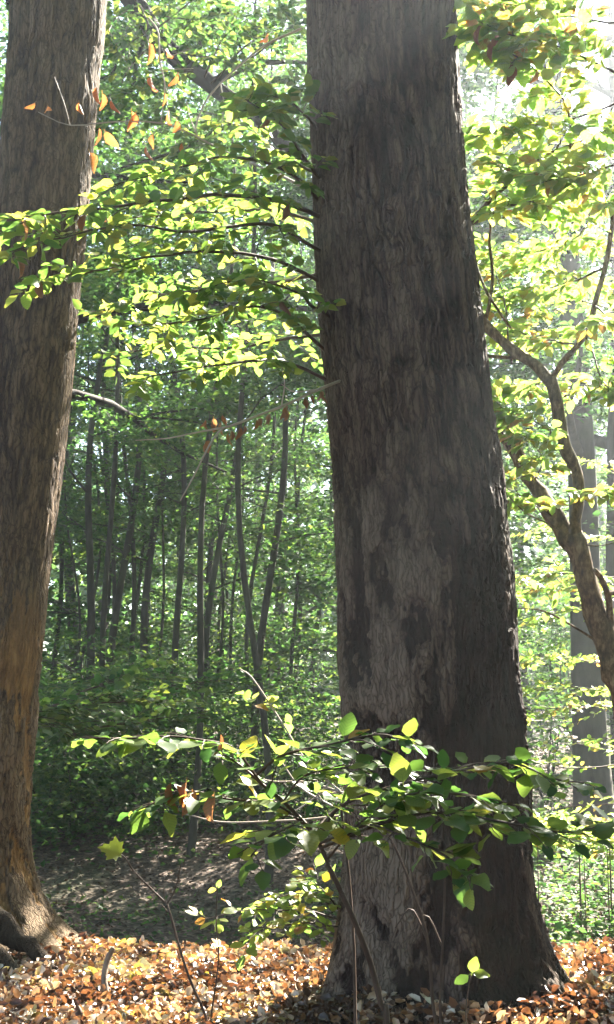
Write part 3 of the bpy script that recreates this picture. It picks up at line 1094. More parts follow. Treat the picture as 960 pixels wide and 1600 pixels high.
# boughs of the big old tree reaching left in front of the wood
LV = Leaves()
rg = np.random.default_rng(21)
for pts, r0, tw, tl_, lf in (
        ([(520, 345, 7.95), (440, 316, 7.6), (350, 305, 7.3), (250, 313, 7.0), (150, 327, 6.8), (70, 335, 6.6), (10, 345, 6.5)], .016, 18, .42, .08),
        ([(520, 450, 7.95), (430, 408, 7.8), (330, 392, 7.5), (230, 402, 7.2), (140, 425, 6.9), (50, 445, 6.7)], .013, 15, .40, .075),
        ([(510, 300, 7.9), (462, 225, 7.6), (420, 180, 7.4), (385, 155, 7.3)], .012, 9, .33, .085),
        ([(525, 560, 7.95), (460, 505, 7.8), (400, 478, 7.5), (310, 500, 7.3), (205, 512, 7.1)], .012, 12, .36, .075),
        ([(525, 600, 7.95), (440, 562, 7.8), (380, 568, 7.5), (300, 575, 7.4), (200, 600, 7.3)], .011, 9, .34, .075),
        ([(510, 320, 7.9), (440, 262, 7.6), (360, 245, 7.4), (280, 262, 7.2), (170, 290, 7.0)], .012, 14, .38, .075),
        ([(515, 400, 7.9), (420, 352, 7.6), (300, 362, 7.3), (200, 352, 7.0), (90, 372, 6.6), (0, 398, 6.4)], .012, 15, .40, .08),
        ([(520, 500, 7.9), (450, 450, 7.4), (380, 440, 7.1), (300, 455, 6.9)], .010, 10, .34, .08),
        ([(530, 420, 8.2), (440, 440, 8.8), (330, 450, 9.4), (220, 470, 9.8), (140, 500, 10.1)], .014, 18, .46, .085),
        ([(530, 360, 8.2), (430, 330, 8.9), (320, 330, 9.6), (220, 340, 10.2), (150, 345, 10.6)], .014, 18, .46, .085),
        ([(530, 520, 8.2), (440, 530, 8.8), (350, 545, 9.4), (260, 540, 9.9), (170, 560, 10.2)], .013, 16, .44, .085),
        ([(530, 290, 8.2), (440, 240, 8.7), (390, 200, 9.0), (340, 190, 9.4)], .012, 12, .42, .085),
        ([(525, 240, 8.0), (470, 170, 7.7), (430, 150, 7.6), (395, 165, 7.5)], .009, 8, .3, .085)):
    leafy_branch(PP(pts), r0, LV, main_tree, TWIG, leaf=lf * 1.12, twigs=int(tw * 1.05), per=10, flat=.5, twig_len=tl_, mat=LEAF_MID, rg=rg, odd=(.035, LEAF_DEAD, 'dead'), tilt=(.05, -.15, 1))
LV.build(main_tree, 240, MID_JOIN)

# leafy twigs hanging round the sloping limb of the broad tree
LV = Leaves()
for pts in ([(200, -20), (230, 40), (190, 80)], [(230, 20), (300, 30), (360, 20)], [(250, 60), (200, 110), (180, 180)], [(290, 100), (260, 150), (280, 200)], [(330, 130), (400, 60), (470, 40)],
            [(360, 150), (430, 130), (480, 140)], [(320, 120), (350, 60), (400, 20)], [(270, 80), (320, 90), (390, 100)], [(400, 180), (340, 200), (300, 240)], [(420, 200), (470, 180), (490, 120)],
            [(240, 50), (290, 10), (330, -20)], [(300, 110), (240, 120), (210, 150)], [(210, 10), (180, 30), (165, 60)], [(380, 100), (430, 60), (460, 10)]):
    leafy_branch([P(x, y, 13.9 - .35 * i) for i, (x, y) in enumerate(pts)], .012, LV, LATE_LIMB, TWIG, leaf=.095, twigs=10, twig_len=.6, per=12, mat=LEAF_HAZEL, rg=rg, flat=.45)
LV.build(LATE_LIMB, 300, GREEN_FAR)

# bare and dead twigs
LV = Leaves()
dt = main_tree
for pts, r0 in (([(520, 318, 8.0), (440, 275, 8.2), (380, 250, 8.4), (330, 225, 8.6)], .008), ([(470, 45, 8.80), (425, 65, 8.70), (395, 85, 8.65), (345, 130, 8.60), (318, 165, 8.60), (306, 207, 8.60), (330, 225, 8.60)], .006),
                ([(232, 28, 8.50), (247, 50, 8.50), (250, 95, 8.50), (258, 135, 8.50), (252, 190, 8.50)], .005),
                ([(330, 225, 8.60), (290, 205, 8.55), (250, 192, 8.50), (180, 190, 8.40), (110, 196, 8.35), (60, 175, 8.30)], .0045),
                ([(250, 95, 8.50), (275, 85, 8.50), (300, 75, 8.50)], .003), ([(255, 110, 8.50), (280, 108, 8.50), (302, 107, 8.50)], .003),
                ([(110, 196, 8.35), (100, 160, 8.30), (85, 120, 8.30)], .0025), ([(345, 130, 8.60), (350, 165, 8.60), (345, 200, 8.60)], .003),
                ([(306, 207, 8.60), (296, 180, 8.60), (292, 160, 8.60)], .003)):
    Tubes().add(smooth_path(PP(pts), 16), np.linspace(r0 * 1.5, r0 * .7, 16), 5, .3).build('dead_branch', TWIG_PALE, dt)
for x, y, s in ((55, 172, .05), (75, 178, .055), (124, 172, .055), (152, 148, .07), (160, 158, .07), (174, 168, .06), (155, 212, .07), (165, 218, .07), (140, 250, .08), (212, 190, .07),
                (206, 186, .06), (265, 185, .06), (276, 200, .07), (232, 78, .075), (262, 88, .06), (236, 132, .075), (278, 128, .06), (258, 158, .05), (228, 240, .06), (240, 222, .05), (285, 235, .06), (418, 65, .06)):
    LV.add(P(x, y - 12, 8.45), rg.normal(0, .3, 3) + [0, 0, -1], rg.normal(0, 1, 3), s * 1.75, 'dead', LEAF_RUST, dt)
LV.build(dt, 30, GREEN_YEL, 'dead_leaf')

LV = Leaves()
db = main_tree
for pts, r0 in (([(540, 592, 7.8), (500, 608, 7.5), (440, 635, 7.2), (370, 662, 7.0), (345, 672, 7.0), (325, 700, 6.9), (305, 740, 6.9), (282, 782, 6.9)], .009),
                ([(350, 668, 7.0), (310, 675, 7.0), (260, 685, 7.0), (212, 688, 7.0)], .006), ([(500, 608, 7.5), (460, 612, 7.4), (440, 600, 7.4)], .006), ([(440, 635, 7.2), (445, 600, 7.2), (440, 575, 7.2)], .005)):
    Tubes().add(smooth_path(PP(pts), 18), np.linspace(r0, r0 * .35, 18), 6, .3).build('dead_branch', TWIG_PALE, db)
for k in range(26):
    u = rg.random()
    x, y = (325 + 180 * u, 690 - 80 * u)
    if k % 4 == 0:
        x, y = rg.uniform(320, 350), rg.uniform(640, 665)
    LV.add(P(x, y, 7.1 + .3 * u), rg.normal(0, .2, 3) + [0, 0, -1], rg.normal(0, 1, 3), rg.uniform(.05, .075), 'dead', LEAF_DEAD, db)
LV.build(db, 30, GREEN_YEL, 'dead_leaf')

# ------------------------------------------------------------------ crooked young tree on the right
yb = P(1010, 1300, 9.0)
yt = thing('young_tree', (yb[0] + .15, 9.0, gz(yb[0] + .15, 9.0)), 'crooked young tree with forked bare limbs in bright backlit leaves', 'tree')
root_p = np.array([yb[0] + .15, 9.0, gz(yb[0], 9.0) - .15])
Tubes().add(smooth_path([root_p, P(1030, 1290, 9.0), P(985, 1130, 9.0), P(948, 1010, 9.0), P(915, 900, 9.0), P(893, 838, 9.0)], 24), np.linspace(.095, .066, 24), 16, .32).build('trunk', BARK_YOUNG, yt)
for pts, ra, rb in (([(893, 845, 9), (903, 800, 8.95), (902, 745, 8.95), (880, 690, 8.9), (870, 640, 8.9), (862, 592, 8.9)], .052, .046),
                    ([(862, 600, 8.9), (835, 570, 8.95), (795, 540, 9.0), (757, 508, 9.05), (742, 460, 9.1), (735, 400, 9.15), (720, 340, 9.2)], .048, .026),
                    ([(860, 598, 8.9), (880, 565, 8.85), (915, 525, 8.8), (928, 480, 8.75), (945, 420, 8.7), (957, 360, 8.65), (960, 310, 8.6), (985, 240, 8.5)], .026, .014),
                    ([(893, 850, 9), (868, 810, 9.05), (832, 755, 9.1), (805, 705, 9.2), (780, 655, 9.3), (752, 600, 9.4)], .07, .05),
                    ([(830, 556, 8.95), (800, 558, 9.0), (760, 556, 9.05)], .020, .012), ([(955, 985, 9), (950, 930, 8.9), (940, 905, 8.85), (930, 890, 8.8)], .026, .018),
                    ([(945, 928, 8.9), (975, 925, 8.9), (1010, 920, 8.9)], .018, .014), ([(757, 508, 9.05), (770, 440, 9.0), (765, 380, 9.0), (768, 330, 9.0)], .016, .009),
                    ([(742, 410, 9.1), (760, 455, 8.95), (782, 490, 8.85), (797, 512, 8.8)], .012, .010),
                    ([(930, 1000, 9), (890, 975, 8.9), (850, 955, 8.85), (810, 950, 8.8)], .010, .004), ([(880, 830, 9), (850, 815, 8.9), (820, 800, 8.8), (790, 770, 8.8)], .008, .004),
                    ([(905, 850, 9), (940, 852, 8.9), (985, 840, 8.8)], .006, .003)):
    Tubes().add(smooth_path(PP(pts), 30), np.linspace(ra, rb, 30) * .86, 12, .34).build('limb', BARK_YOUNG, yt)
LV = Leaves()
rg = np.random.default_rng(33)
for pts, r0, tw, tl_, lf in (
        ([(730, 350, 8.9), (790, 290, 8.5), (850, 245, 8.2), (975, 195, 8.0)], .02, 14, .42, .085),
        ([(730, 350, 8.9), (790, 325, 8.6), (870, 310, 8.4), (975, 314, 8.2)], .015, 14, .42, .08),
        ([(892, 235, 8.1), (885, 165, 8.0), (850, 125, 7.9), (800, 80, 7.8), (760, 40, 7.7)], .009, 9, .34, .085),
        ([(990, 130, 7.9), (900, 85, 7.8), (820, 60, 7.7), (730, 35, 7.6)], .009, 12, .36, .085),
        ([(990, 40, 8.2), (880, 22, 8.1), (800, 8, 8.0), (725, 5, 8.0)], .008, 13, .36, .085),
        ([(990, 150, 8.2), (880, 190, 8.1), (800, 200, 8.0), (735, 215, 8.0)], .008, 8, .36, .08),
        ([(960, 310, 8.6), (900, 370, 9.2), (830, 395, 9.8), (750, 405, 10.2)], .009, 14, .42, .075),
        ([(945, 420, 8.7), (890, 440, 9.3), (830, 460, 9.8), (770, 470, 10.4)], .009, 14, .42, .075),
        ([(930, 480, 8.7), (960, 500, 8.5), (1000, 500, 8.4)], .007, 7, .3, .075),
        ([(862, 592, 8.9), (840, 600, 9.4), (810, 610, 9.9), (775, 600, 10.4)], .009, 12, .36, .075),
        ([(900, 540, 8.8), (850, 530, 9.3), (800, 520, 9.8), (770, 540, 10.2)], .008, 12, .36, .075),
        ([(915, 525, 8.8), (940, 590, 8.6), (955, 610, 8.5), (1000, 620, 8.4)], .007, 7, .3, .07),
        ([(880, 690, 8.9), (840, 660, 8.8), (800, 650, 8.8), (775, 630, 8.8)], .006, 6, .22, .075),
        ([(832, 755, 9.1), (850, 720, 8.8), (830, 690, 8.6), (810, 680, 8.5)], .006, 6, .2, .07),
        ([(868, 810, 9.05), (835, 790, 8.9), (810, 770, 8.8), (800, 745, 8.8)], .006, 6, .22, .07),
        ([(903, 780, 8.95), (925, 770, 8.7), (950, 765, 8.6), (990, 770, 8.5)], .006, 6, .24, .07),
        ([(990, 250, 7.6), (930, 270, 7.7), (860, 280, 7.8), (790, 262, 7.9)], .007, 11, .36, .08),
        ([(800, 565, 9.0), (790, 480, 9.4), (780, 440, 9.8), (760, 380, 10)], .007, 9, .34, .075)):
    leafy_branch(PP(pts), r0, LV, yt, TWIG, leaf=lf * 1.28, twigs=int(tw * 1.5), per=12, flat=.42, twig_len=tl_, mat=LEAF_SUN_O, rg=rg, odd=(.03, LEAF_DEAD, 'dead'), tilt=(-.05, -.12, 1))
for k in range(7):
    LV.add(P(*[(820, 940), (815, 948), (868, 935), (872, 925), (855, 955), (880, 962), (830, 905)][k], 8.85), rg.normal(0, .25, 3) + [0, 0, -1], rg.normal(0, 1, 3), .075, 'dead', LEAF_DEAD, yt)
# unseen crown and leader past the frame, added to shade the foreground
lead = smooth_path([root_p + [.02, 0, .5], np.array([2.75, 9.0, 2.2]), np.array([3.0, 8.9, 4.0]), np.array([3.15, 8.7, 7.0]), np.array([3.1, 8.6, 10.0])], 30)
Tubes().add(lead, np.linspace(.085, .015, 30), 10, .3).build('limb', BARK_YOUNG, yt)
for k in range(84):
    yy = rg.uniform(7.0, 9.8)
    a = np.array([rg.uniform(2.25, 5.6) + .625 * (yy - 7.8), yy, rg.uniform(3.6, 10.0)])
    if a[0] - .625 * (yy - 7.8) < 2.75 and 4.5 < a[2] - .92 * (yy - 8) < 5.9:
        continue
    b = a + rg.normal(0, .5, 3) + [.2, 0, .2]
    st = lead[int(np.argmin(np.abs(lead[:, 2] - (a[2] - rg.uniform(.4, 1.4)))))]
    leafy_branch([st, (st + a) / 2 + rg.normal(0, .12, 3) + [0, 0, .12], a, b], .013, LV, yt, TWIG, leaf=.12, twigs=14, twig_len=.65, mat=LEAF_SUN_O, rg=rg)
for k in range(5):  # unseen low branches, added to shade the ground at right
    a = np.array([yb[0] + rg.uniform(.1, .9), rg.uniform(8.6, 9.6), rg.uniform(.9, 1.9)])
    leafy_branch([np.array([yb[0], 9.0, a[2] - .2]), a, a + rg.normal(0, .3, 3) + [.4, 0, .1]], .012, LV, yt, TWIG, leaf=.08, twigs=10, twig_len=.5, mat=LEAF_SUN_O, rg=rg)
LV.build(yt, 300, GREEN_YEL)

# young beech with level sunlit sprays, farther right
sb_ = P(1010, 1200, 12.5)
sp = thing('spray_tree', (sb_[0], 12.5, gz(sb_[0], 12.5)), 'slim tree with level sunlit leaf sprays behind right edge of big trunk', 'tree')
Tubes().add([np.array([sb_[0], 12.5, gz(sb_[0], 12.5) - .1]), P(1012, 900, 12.5), P(1005, 400, 12.6)], [.07, .05, .02], 8, .1).build('trunk', BARK_YOUNG, sp)
LV = Leaves()
for pts, tw in (([(1010, 850, 12.5), (900, 835, 12.6), (820, 830, 12.8)], 8), ([(1010, 905, 12.5), (900, 898, 12.2), (860, 895, 12.2), (800, 905, 12.4)], 20), ([(1010, 935, 12.5), (900, 915, 12.7), (810, 922, 12.9)], 16),
                ([(1010, 960, 12.5), (920, 950, 12.3), (830, 965, 12.2)], 8), ([(1010, 1050, 12.5), (900, 1030, 12.4), (815, 1025, 12.6)], 12), ([(1010, 1090, 12.5), (910, 1075, 12.2), (820, 1080, 12.2)], 14),
                ([(1010, 1110, 12.5), (920, 1105, 12.8), (825, 1110, 13)], 12), ([(1010, 1140, 12.5), (960, 1170, 12.1), (900, 1160, 12)], 6), ([(1010, 760, 12.5), (930, 720, 12.8), (870, 735, 13)], 8),
                ([(1010, 640, 12.5), (930, 600, 12.9), (850, 640, 13.2)], 10), ([(1010, 500, 12.5), (900, 470, 13), (800, 500, 13.4)], 14), ([(1010, 420, 12.5), (900, 380, 13), (790, 400, 13.4)], 14),
                ([(1010, 1190, 12.5), (900, 1200, 12.3), (835, 1185, 12.2)], 6)):
    leafy_branch(PP(pts), .009, LV, sp, TWIG, leaf=.07, twigs=tw, twig_len=.42, mat=LEAF_SUN_O, rg=rg, flat=.35, own=False, per=11)
LV.build(sp, 300, GREEN_YEL)

# low dark bough on the left
LV = Leaves()
lb = left_tree
for pts, tw in (([(0, 1175, 10.3), (10, 1130, 11.2), (70, 1112, 11.6), (150, 1100, 11.8), (270, 1094, 12.2)], 16), ([(60, 1115, 11.6), (110, 1090, 12), (170, 1065, 12.5), (240, 1050, 13)], 16), ([(0, 1150, 10.3), (30, 1120, 11.4), (100, 1140, 12.2), (200, 1130, 12.8), (330, 1110, 13.4)], 16),
                ([(60, 1115, 11.8), (150, 1150, 12.8), (280, 1075, 13.6), (380, 1060, 14)], 16)):
    leafy_branch(PP(pts), .016, LV, lb, TWIG, leaf=.10, twigs=tw * 2, twig_len=.75, mat=LEAF_HAZEL, rg=rg, flat=.3, per=11)
LV.build(lb, 290, GREEN_FAR)

# understorey bushes in the dip and along the wood edge
for k, (px, py, Yb, sz, n, lab) in enumerate([(110, 1225, 20.5, 1.1, 4600, 'dark green bush in shade just right of the left trunk'), (190, 1190, 21.5, 1.3, 5200, 'shaded bush under the thin poles'),
                                              (300, 1165, 22.5, 1.3, 4600, 'pale green bush in the middle of the wood edge'), (420, 1150, 24, 1.3, 4600, 'misty bush left of the big trunk'),
                                              (500, 1190, 23, 1.1, 3600, 'misty bush close beside the big trunk'), (85, 1140, 23, 1.3, 4200, 'dark bush half hidden by the left trunk'),
                                              (905, 1165, 22, 1.3, 3200, 'misty bush right of the big trunk'), (850, 1060, 25, 1.6, 3600, 'tall bluish bush in the haze right of the big trunk'), (945, 1010, 26, 1.8, 3600, 'tall bluish bush in the haze at the right edge'), (900, 880, 30, 2.0, 3600, 'high hazy foliage clump far off at right'), (230, 1080, 28, 2.0, 4200, 'tall bush behind the poles'), (400, 1030, 29, 2.0, 4200, 'tall misty bush behind the poles'),
                                              (715, 850, 20.5, 1.2, 4600, 'tall leafy bush added for shade behind the big trunk, its edge showing at right'), (640, 880, 23, 1.2, 3600, 'tall leafy bush added for shade behind the big trunk, its edge showing at left'), (120, 960, 33, 2.2, 4200, 'tall pale bush behind the thinnest poles'), (300, 900, 34, 2.2, 4200, 'high pale foliage clump far behind the middle poles')]):  # the bushes behind the big trunk are added to shade the bank
    c = P(px, py, Yb)
    z0 = gz(c[0], Yb)
    bu = thing('understorey_bush', (c[0], Yb, z0), lab, 'bush', 'bushes at the wood edge')
    for j in range(7):
        a = np.array([c[0], Yb, z0 - .1])
        b = c + rg.normal(0, .45 * sz, 3)
        Tubes().add(smooth_path([a, (a + b) / 2 + rg.normal(0, .2, 3), b], 9), np.linspace(.02, .006, 9), 5).build('stem', BARK_POLE, bu)
    m = n // 26
    cen = c + rg.normal(0, 1, (m, 3)) * [sz * .95, sz * .8, sz * .55]
    N = m * 26
    nr = np.repeat(unit(rg.normal(0, .25, (m, 3)) + [0, 0, 1]), 26, 0)
    pos = np.repeat(cen, 26, 0) + rg.normal(0, 1, (N, 3)) * [.34, .34, .05]
    pos[:, 2] = np.maximum(pos[:, 2], ground_z(pos[:, 0], pos[:, 1]) + .05)
    leaf_mass('foliage', LOW, pos, frames(rg.normal(0, 1, (N, 3)) * [1, 1, .3], unit(nr + rg.normal(0, .35, (N, 3)))), .11 * rg.uniform(.7, 1.2, N), GREEN_FAR, bu)

# ------------------------------------------------------------------ low sunlit shrub and ground cover on the right
rg = np.random.default_rng(44)
c = P(905, 1292, 13.5)
sh = thing('low_shrub', (c[0], 13.5, gz(c[0], 13.5)), 'low shrub with glaring sunlit yellow leaves right of the big trunk', 'shrub')
T = Tubes()
N = 2600
pos = np.stack([c[0] + rg.normal(0, .75, N), 13.5 + rg.normal(0, .45, N), c[2] + rg.normal(0, .07, N) - .05], 1)
for j in range(16):
    q = pos[j * 20]
    Tubes().add([np.array([q[0], q[1], gz(q[0], q[1]) - .05]), q], [.008, .003], 4).build('stem', TWIG, sh)
leaf_mass('foliage', MID, pos, frames(rg.normal(0, 1, (N, 3)) * [1, 1, .4], unit(rg.normal(0, .45, (N, 3)) + [0, 0, 1])), .085 * rg.uniform(.7, 1.2, N), GREEN_YEL, sh)
N = 30000
x, y = rg.uniform(.4, 7, N), rg.uniform(10.4, 22, N)
k = noise(np.stack([x, y, 0 * x], 1) * .8) > -.35
x, y = x[k], y[k]
x2, y2 = rg.uniform(-7, 1, 12000), rg.uniform(12.2, 30, 12000)
k = noise(np.stack([x2, y2, 0 * x2 + 9], 1) * .5) > .28
x, y = np.concatenate([x, x2[k]]), np.concatenate([y, y2[k]])
n = len(x)
pos = np.stack([x, y, ground_z(x, y) + rg.random(n) ** 1.6 * .28 + .02], 1)
leaf_mass('ground_cover', LOW, pos, frames(rg.normal(0, 1, (n, 3)) * [1, 1, .3], unit(rg.normal(0, .4, (n, 3)) + [0, 0, 1])), rg.uniform(.05, .10, n), GREEN_FAR)

# ------------------------------------------------------------------ fallen leaves
def curled(seed):
    return leaf_template('beech', seed, False)


rg = np.random.default_rng(55)
N = 46000
x, y = rg.uniform(-3.4, 3.2, N), rg.uniform(6.3, 11.4, N)
q = np.stack([x, y, 0 * x], 1)
k = rg.random(N) > sstep(9.3, 11.0, y + .7 * noise(q * 1.7) + .3 * noise(q * 5))
x, y, q = x[k], y[k], q[k]
N = len(x)
heap = .03 * (1 + noise(q * 5 + 31))
for cx_, cy_, r_, hh_ in ((.82, 8.0, .78, .08), (-2.35, 10.1, .75, .015)):      # leaves drifted against the trunk feet
    heap = heap + hh_ * np.exp(-((np.hypot(x - cx_, y - cy_) - r_) / .22) ** 2) * (1 + .6 * noise(q * 2.5))
pos = np.stack([x, y, ground_z(x, y) + rg.random(N) ** 1.3 * .07 + heap + .002], 1)
nn = unit(rg.normal(0, .85, (N, 3)) + [0, 0, 1])
tint = np.clip(rg.random(N) * .95 - .12 + .45 * noise(q * 1.6 + 8) + .3 * noise(q * 5), 0, 1)
leaf_mass('leaf_litter', CURL, pos, frames(rg.normal(0, 1, (N, 3)) * [1, 1, .45], nn), rg.uniform(.022, .075, N), LITTER, tint=tint)
N = 70000
x, y = rg.uniform(-11, 11, N), 9.4 + rg.random(N) ** 1.3 * 28
pos = np.stack([x, y, ground_z(x, y) + rg.random(N) * .03 + .01], 1)
leaf_mass('leaf_litter', LOW, pos, frames(rg.normal(0, 1, (N, 3)) * [1, 1, .3], unit(rg.normal(0, .5, (N, 3)) + [0, 0, 1])), rg.uniform(.04, .08, N), LITTER_OLD)
cols = ['yellow', 'orange', 'brown', 'pale']
FM = [[make_mesh('fallen_leaf', *leaf_template('dead' if j == 4 else 'beech', 40 + j, False), LITTER_O[c]) for j in range(5)] for c in range(4)]
k = 0
while k < 240:
    x, y = rg.uniform(-2.3, 2.3), rg.uniform(7.1, 9.6)
    p = np.array([x, y, gz(x, y) + rg.uniform(.05, .085)])
    px, py, f = pix(p)
    if not (0 < px < 960 and 1470 < py < 1598) or (abs(x - .78) < .75 and y > 7.35 and y < 8.6):
        continue
    c = int(rg.choice(4, p=[.22, .34, .22, .22]))
    o = bpy.data.objects.new('fallen_leaf', FM[c][k % 5])
    rot = frames(rg.normal(0, 1, (1, 3)) * [1, 1, .35], unit(rg.normal(0, .55, (1, 3)) + [0, 0, 1]))[0] * rg.uniform(.06, .105)
    M = Matrix(((*rot[0], 0), (*rot[1], 0), (*rot[2], 0), (0, 0, 0, 1)))
    M.translation = Vector(p)
    link(o)
    o.matrix_basis = M
    tag(o, f'{["clear yellow", "rusty orange", "dull brown", "pale bleached"][c]} dry leaf lying on top of the leaf litter', 'fallen leaf', 'fallen leaves on the forest floor')
    k += 1

# sticks and surface roots
for pts, ra, rb, lab, m in (
        ([(165, 1560, 8.2), (163, 1530, 8.25), (168, 1500, 8.3), (176, 1482, 8.3)], .02, .014, 'short curved root stub standing up out of the leaves', STICK),
        ([(118, 1505, 8.9), (150, 1512, 8.6), (168, 1540, 8.2), (210, 1548, 8.1), (245, 1560, 8.0), (285, 1578, 7.8)], .02, .012, 'long brown crooked stick lying across the lit leaves', STICK),
        ([(15, 1475, 9.2), (50, 1490, 9.0), (60, 1500, 8.9)], .01, .006, 'thin straight stick leaning by the left root', STICK),
        ([(20, 1545, 8.2), (40, 1515, 8.5), (58, 1508, 8.6), (110, 1515, 8.5)], .022, .014, 'grey bent root lying before the left trunk', STICK),
        ([(400, 1505, 9.2), (440, 1488, 9.2), (500, 1480, 9.2), (525, 1470, 9.2)], .009, .005, 'pale thin branch lying at the rim left of big trunk', TWIG_PALE),
        ([(455, 1508, 9.0), (500, 1503, 9.0), (530, 1508, 9.0)], .012, .008, 'pale straight stick touching the big trunk', TWIG_PALE),
        ([(908, 1492, 8.9), (935, 1512, 8.6), (962, 1532, 8.4)], .010, .007, 'brown slanting stick on lit leaves at right', STICK),
        ([(897, 1508, 8.6), (912, 1528, 8.4), (925, 1542, 8.2)], .009, .006, 'short dark stick beside the big trunk root', STICK),
        ([(860, 1572, 7.6), (830, 1560, 7.7), (790, 1572, 7.5)], .008, .005, 'thin stick in shade at foot of big trunk', STICK),
        ([(330, 1500, 8.8), (350, 1530, 8.3), (365, 1548, 8.1)], .007, .004, 'thin twig lying among lit leaves left of trunk', TWIG_PALE),
        ([(60, 1560, 7.9), (120, 1552, 8.0), (170, 1566, 7.8)], .006, .004, 'thin bent twig on the litter low in the left corner', STICK),
        ([(360, 1590, 7.4), (420, 1560, 7.8), (470, 1552, 7.9)], .007, .004, 'thin dark twig on the litter left of the big trunk', STICK),
        ([(230, 1510, 8.7), (280, 1502, 8.9), (330, 1508, 8.8)], .008, .005, 'dark twig on litter near the rim behind the forked seedling', STICK),
        ([(410, 1540, 8.1), (450, 1528, 8.3), (500, 1536, 8.2)], .006, .004, 'pale twig on litter close to the big trunk foot', TWIG_PALE),
        ([(80, 1590, 7.4), (95, 1560, 7.8), (90, 1535, 8.1)], .005, .003, 'short pale twig standing out of the lit litter at left', TWIG_PALE),
        ([(145, 1478, 9.3), (165, 1490, 9.1), (195, 1498, 8.95)], .022, .015, 'pale knobbly root end right of the left trunk', STICK)):
    pw = np.array(PP(pts))
    if 'stub' not in lab:
        pw[:, 2] = ground_z(pw[:, 0], pw[:, 1]) + .05 + ra * .4
    o = Tubes().add(smooth_path(pw, 16), np.linspace(ra, rb, 16), 8, .35).build('fallen_stick', m)
    tag(o, lab, 'stick')
# gnarled root of the left tree
T = Tubes()
pw = np.array(PP([(-70, 1420, 9.7), (-30, 1425, 9.55), (0, 1438, 9.45), (22, 1466, 9.35), (44, 1476, 9.25), (66, 1500, 9.1), (100, 1530, 8.9)]))
T.add(smooth_path(pw, 28), np.linspace(.11, .03, 28), 16, .45)
pw = np.array(PP([(-60, 1470, 9.2), (-20, 1490, 9.1), (15, 1505, 9.0), (40, 1540, 8.8)]))
T.add(smooth_path(pw, 20), np.linspace(.09, .03, 20), 14, .45)
T.build('root', BARK_LEFT, left_tree)

# ------------------------------------------------------------------ hazel sapling in front of the big trunk
rg = np.random.default_rng(66)
hb_ = P(640, 1850, 4.0)
hs = thing('hazel_sapling', (hb_[0], 4.05, gz(hb_[0], 4.05)), 'broad leaved sapling spreading dark green leaves across the big trunk', 'sapling')


def to_ground(pts, dy=.0):
    w_ = PP(pts)
    d = w_[0] - w_[1]
    g0 = np.array([w_[0][0] + d[0] * .6, w_[0][1] + dy, gz(w_[0][0], w_[0][1]) - .05])
    return [g0] + w_


Tubes().add(smooth_path(to_ground([(606, 1620, 4.05), (596, 1570, 4.05), (578, 1500, 4.03), (548, 1425, 4.0), (512, 1350, 4.0)]), 26), np.linspace(.0095, .007, 26), 8, .25).build('stem', TWIG, hs)
LV = Leaves()
ODD = (.05, LEAF_YELLOW)
for pts, r0, tw, tl_, per, odd, lf in (
        ([(512, 1350, 4.0), (480, 1300, 4.0), (445, 1255, 3.98), (410, 1225, 3.95), (380, 1198, 3.92), (350, 1180, 3.9)], .0075, 6, .16, 3, ODD, .085),
        ([(412, 1226, 3.95), (370, 1175, 3.9), (320, 1160, 3.85), (240, 1150, 3.8), (130, 1152, 3.75)], .004, 8, .15, 3, (.12, LEAF_YELLOW), .085),
        ([(400, 1214, 3.95), (445, 1182, 3.95), (520, 1165, 3.95), (600, 1150, 4.0), (650, 1152, 4.0)], .0045, 8, .16, 4, ODD, .082),
        ([(470, 1290, 4.0), (430, 1258, 3.95), (360, 1248, 3.9), (290, 1240, 3.85), (215, 1262, 3.8)], .004, 8, .15, 3, (.12, LEAF_YELLOW), .085),
        ([(490, 1320, 4.0), (540, 1255, 3.95), (640, 1222, 3.9), (720, 1205, 3.85), (800, 1192, 3.85), (860, 1212, 3.85), (912, 1218, 3.85)], .0055, 13, .18, 4, ODD, .088),
        ([(500, 1330, 4.0), (580, 1290, 3.9), (680, 1270, 3.8), (790, 1285, 3.75), (890, 1300, 3.75), (975, 1280, 3.75)], .005, 13, .18, 4, ODD, .088),
        ([(510, 1345, 4.0), (560, 1290, 3.85), (630, 1305, 3.75), (690, 1330, 3.7), (735, 1365, 3.65)], .004, 8, .15, 3, (.05, LEAF_YELLOW), .09),
        ([(495, 1325, 4.0), (470, 1290, 3.8), (430, 1300, 3.65), (395, 1335, 3.6)], .004, 6, .13, 3, (.1, LEAF_YELLOW), .10),
        ([(485, 1310, 4.0), (530, 1260, 4.1), (590, 1235, 4.15), (700, 1240, 4.2), (800, 1255, 4.2)], .004, 11, .18, 4, ODD, .085),
        ([(495, 1325, 4.0), (540, 1300, 3.9), (600, 1255, 3.8), (660, 1240, 3.75)], .004, 8, .16, 4, ODD, .088),
        ([(445, 1255, 4.0), (480, 1215, 4.0), (540, 1200, 4.0), (610, 1195, 4.05)], .0035, 8, .15, 4, ODD, .08)):
    leafy_branch(PP(pts), r0, LV, hs, TWIG, leaf=lf * .74, twigs=int(tw * 1.25), jit=.14, twig_len=tl_, per=per, kind='hazel', mat=LEAF_HAZEL, rg=rg, odd=odd, tilt=(0, -.04, 1), flat=.22, own=False, droop=.18, start=.2)
for x, y, s in ((275, 1245, .085), (268, 1240, .08), (300, 1250, .07), (335, 1258, .08), (292, 1240, .07), (237, 1268, .05), (205, 1285, .045), (345, 1165, .06)):
    LV.add(P(x, y - 18, 3.82), rg.normal(0, .25, 3) + [0, 0, -1], rg.normal(0, 1, 3), s, 'dead', LEAF_DEAD, hs)
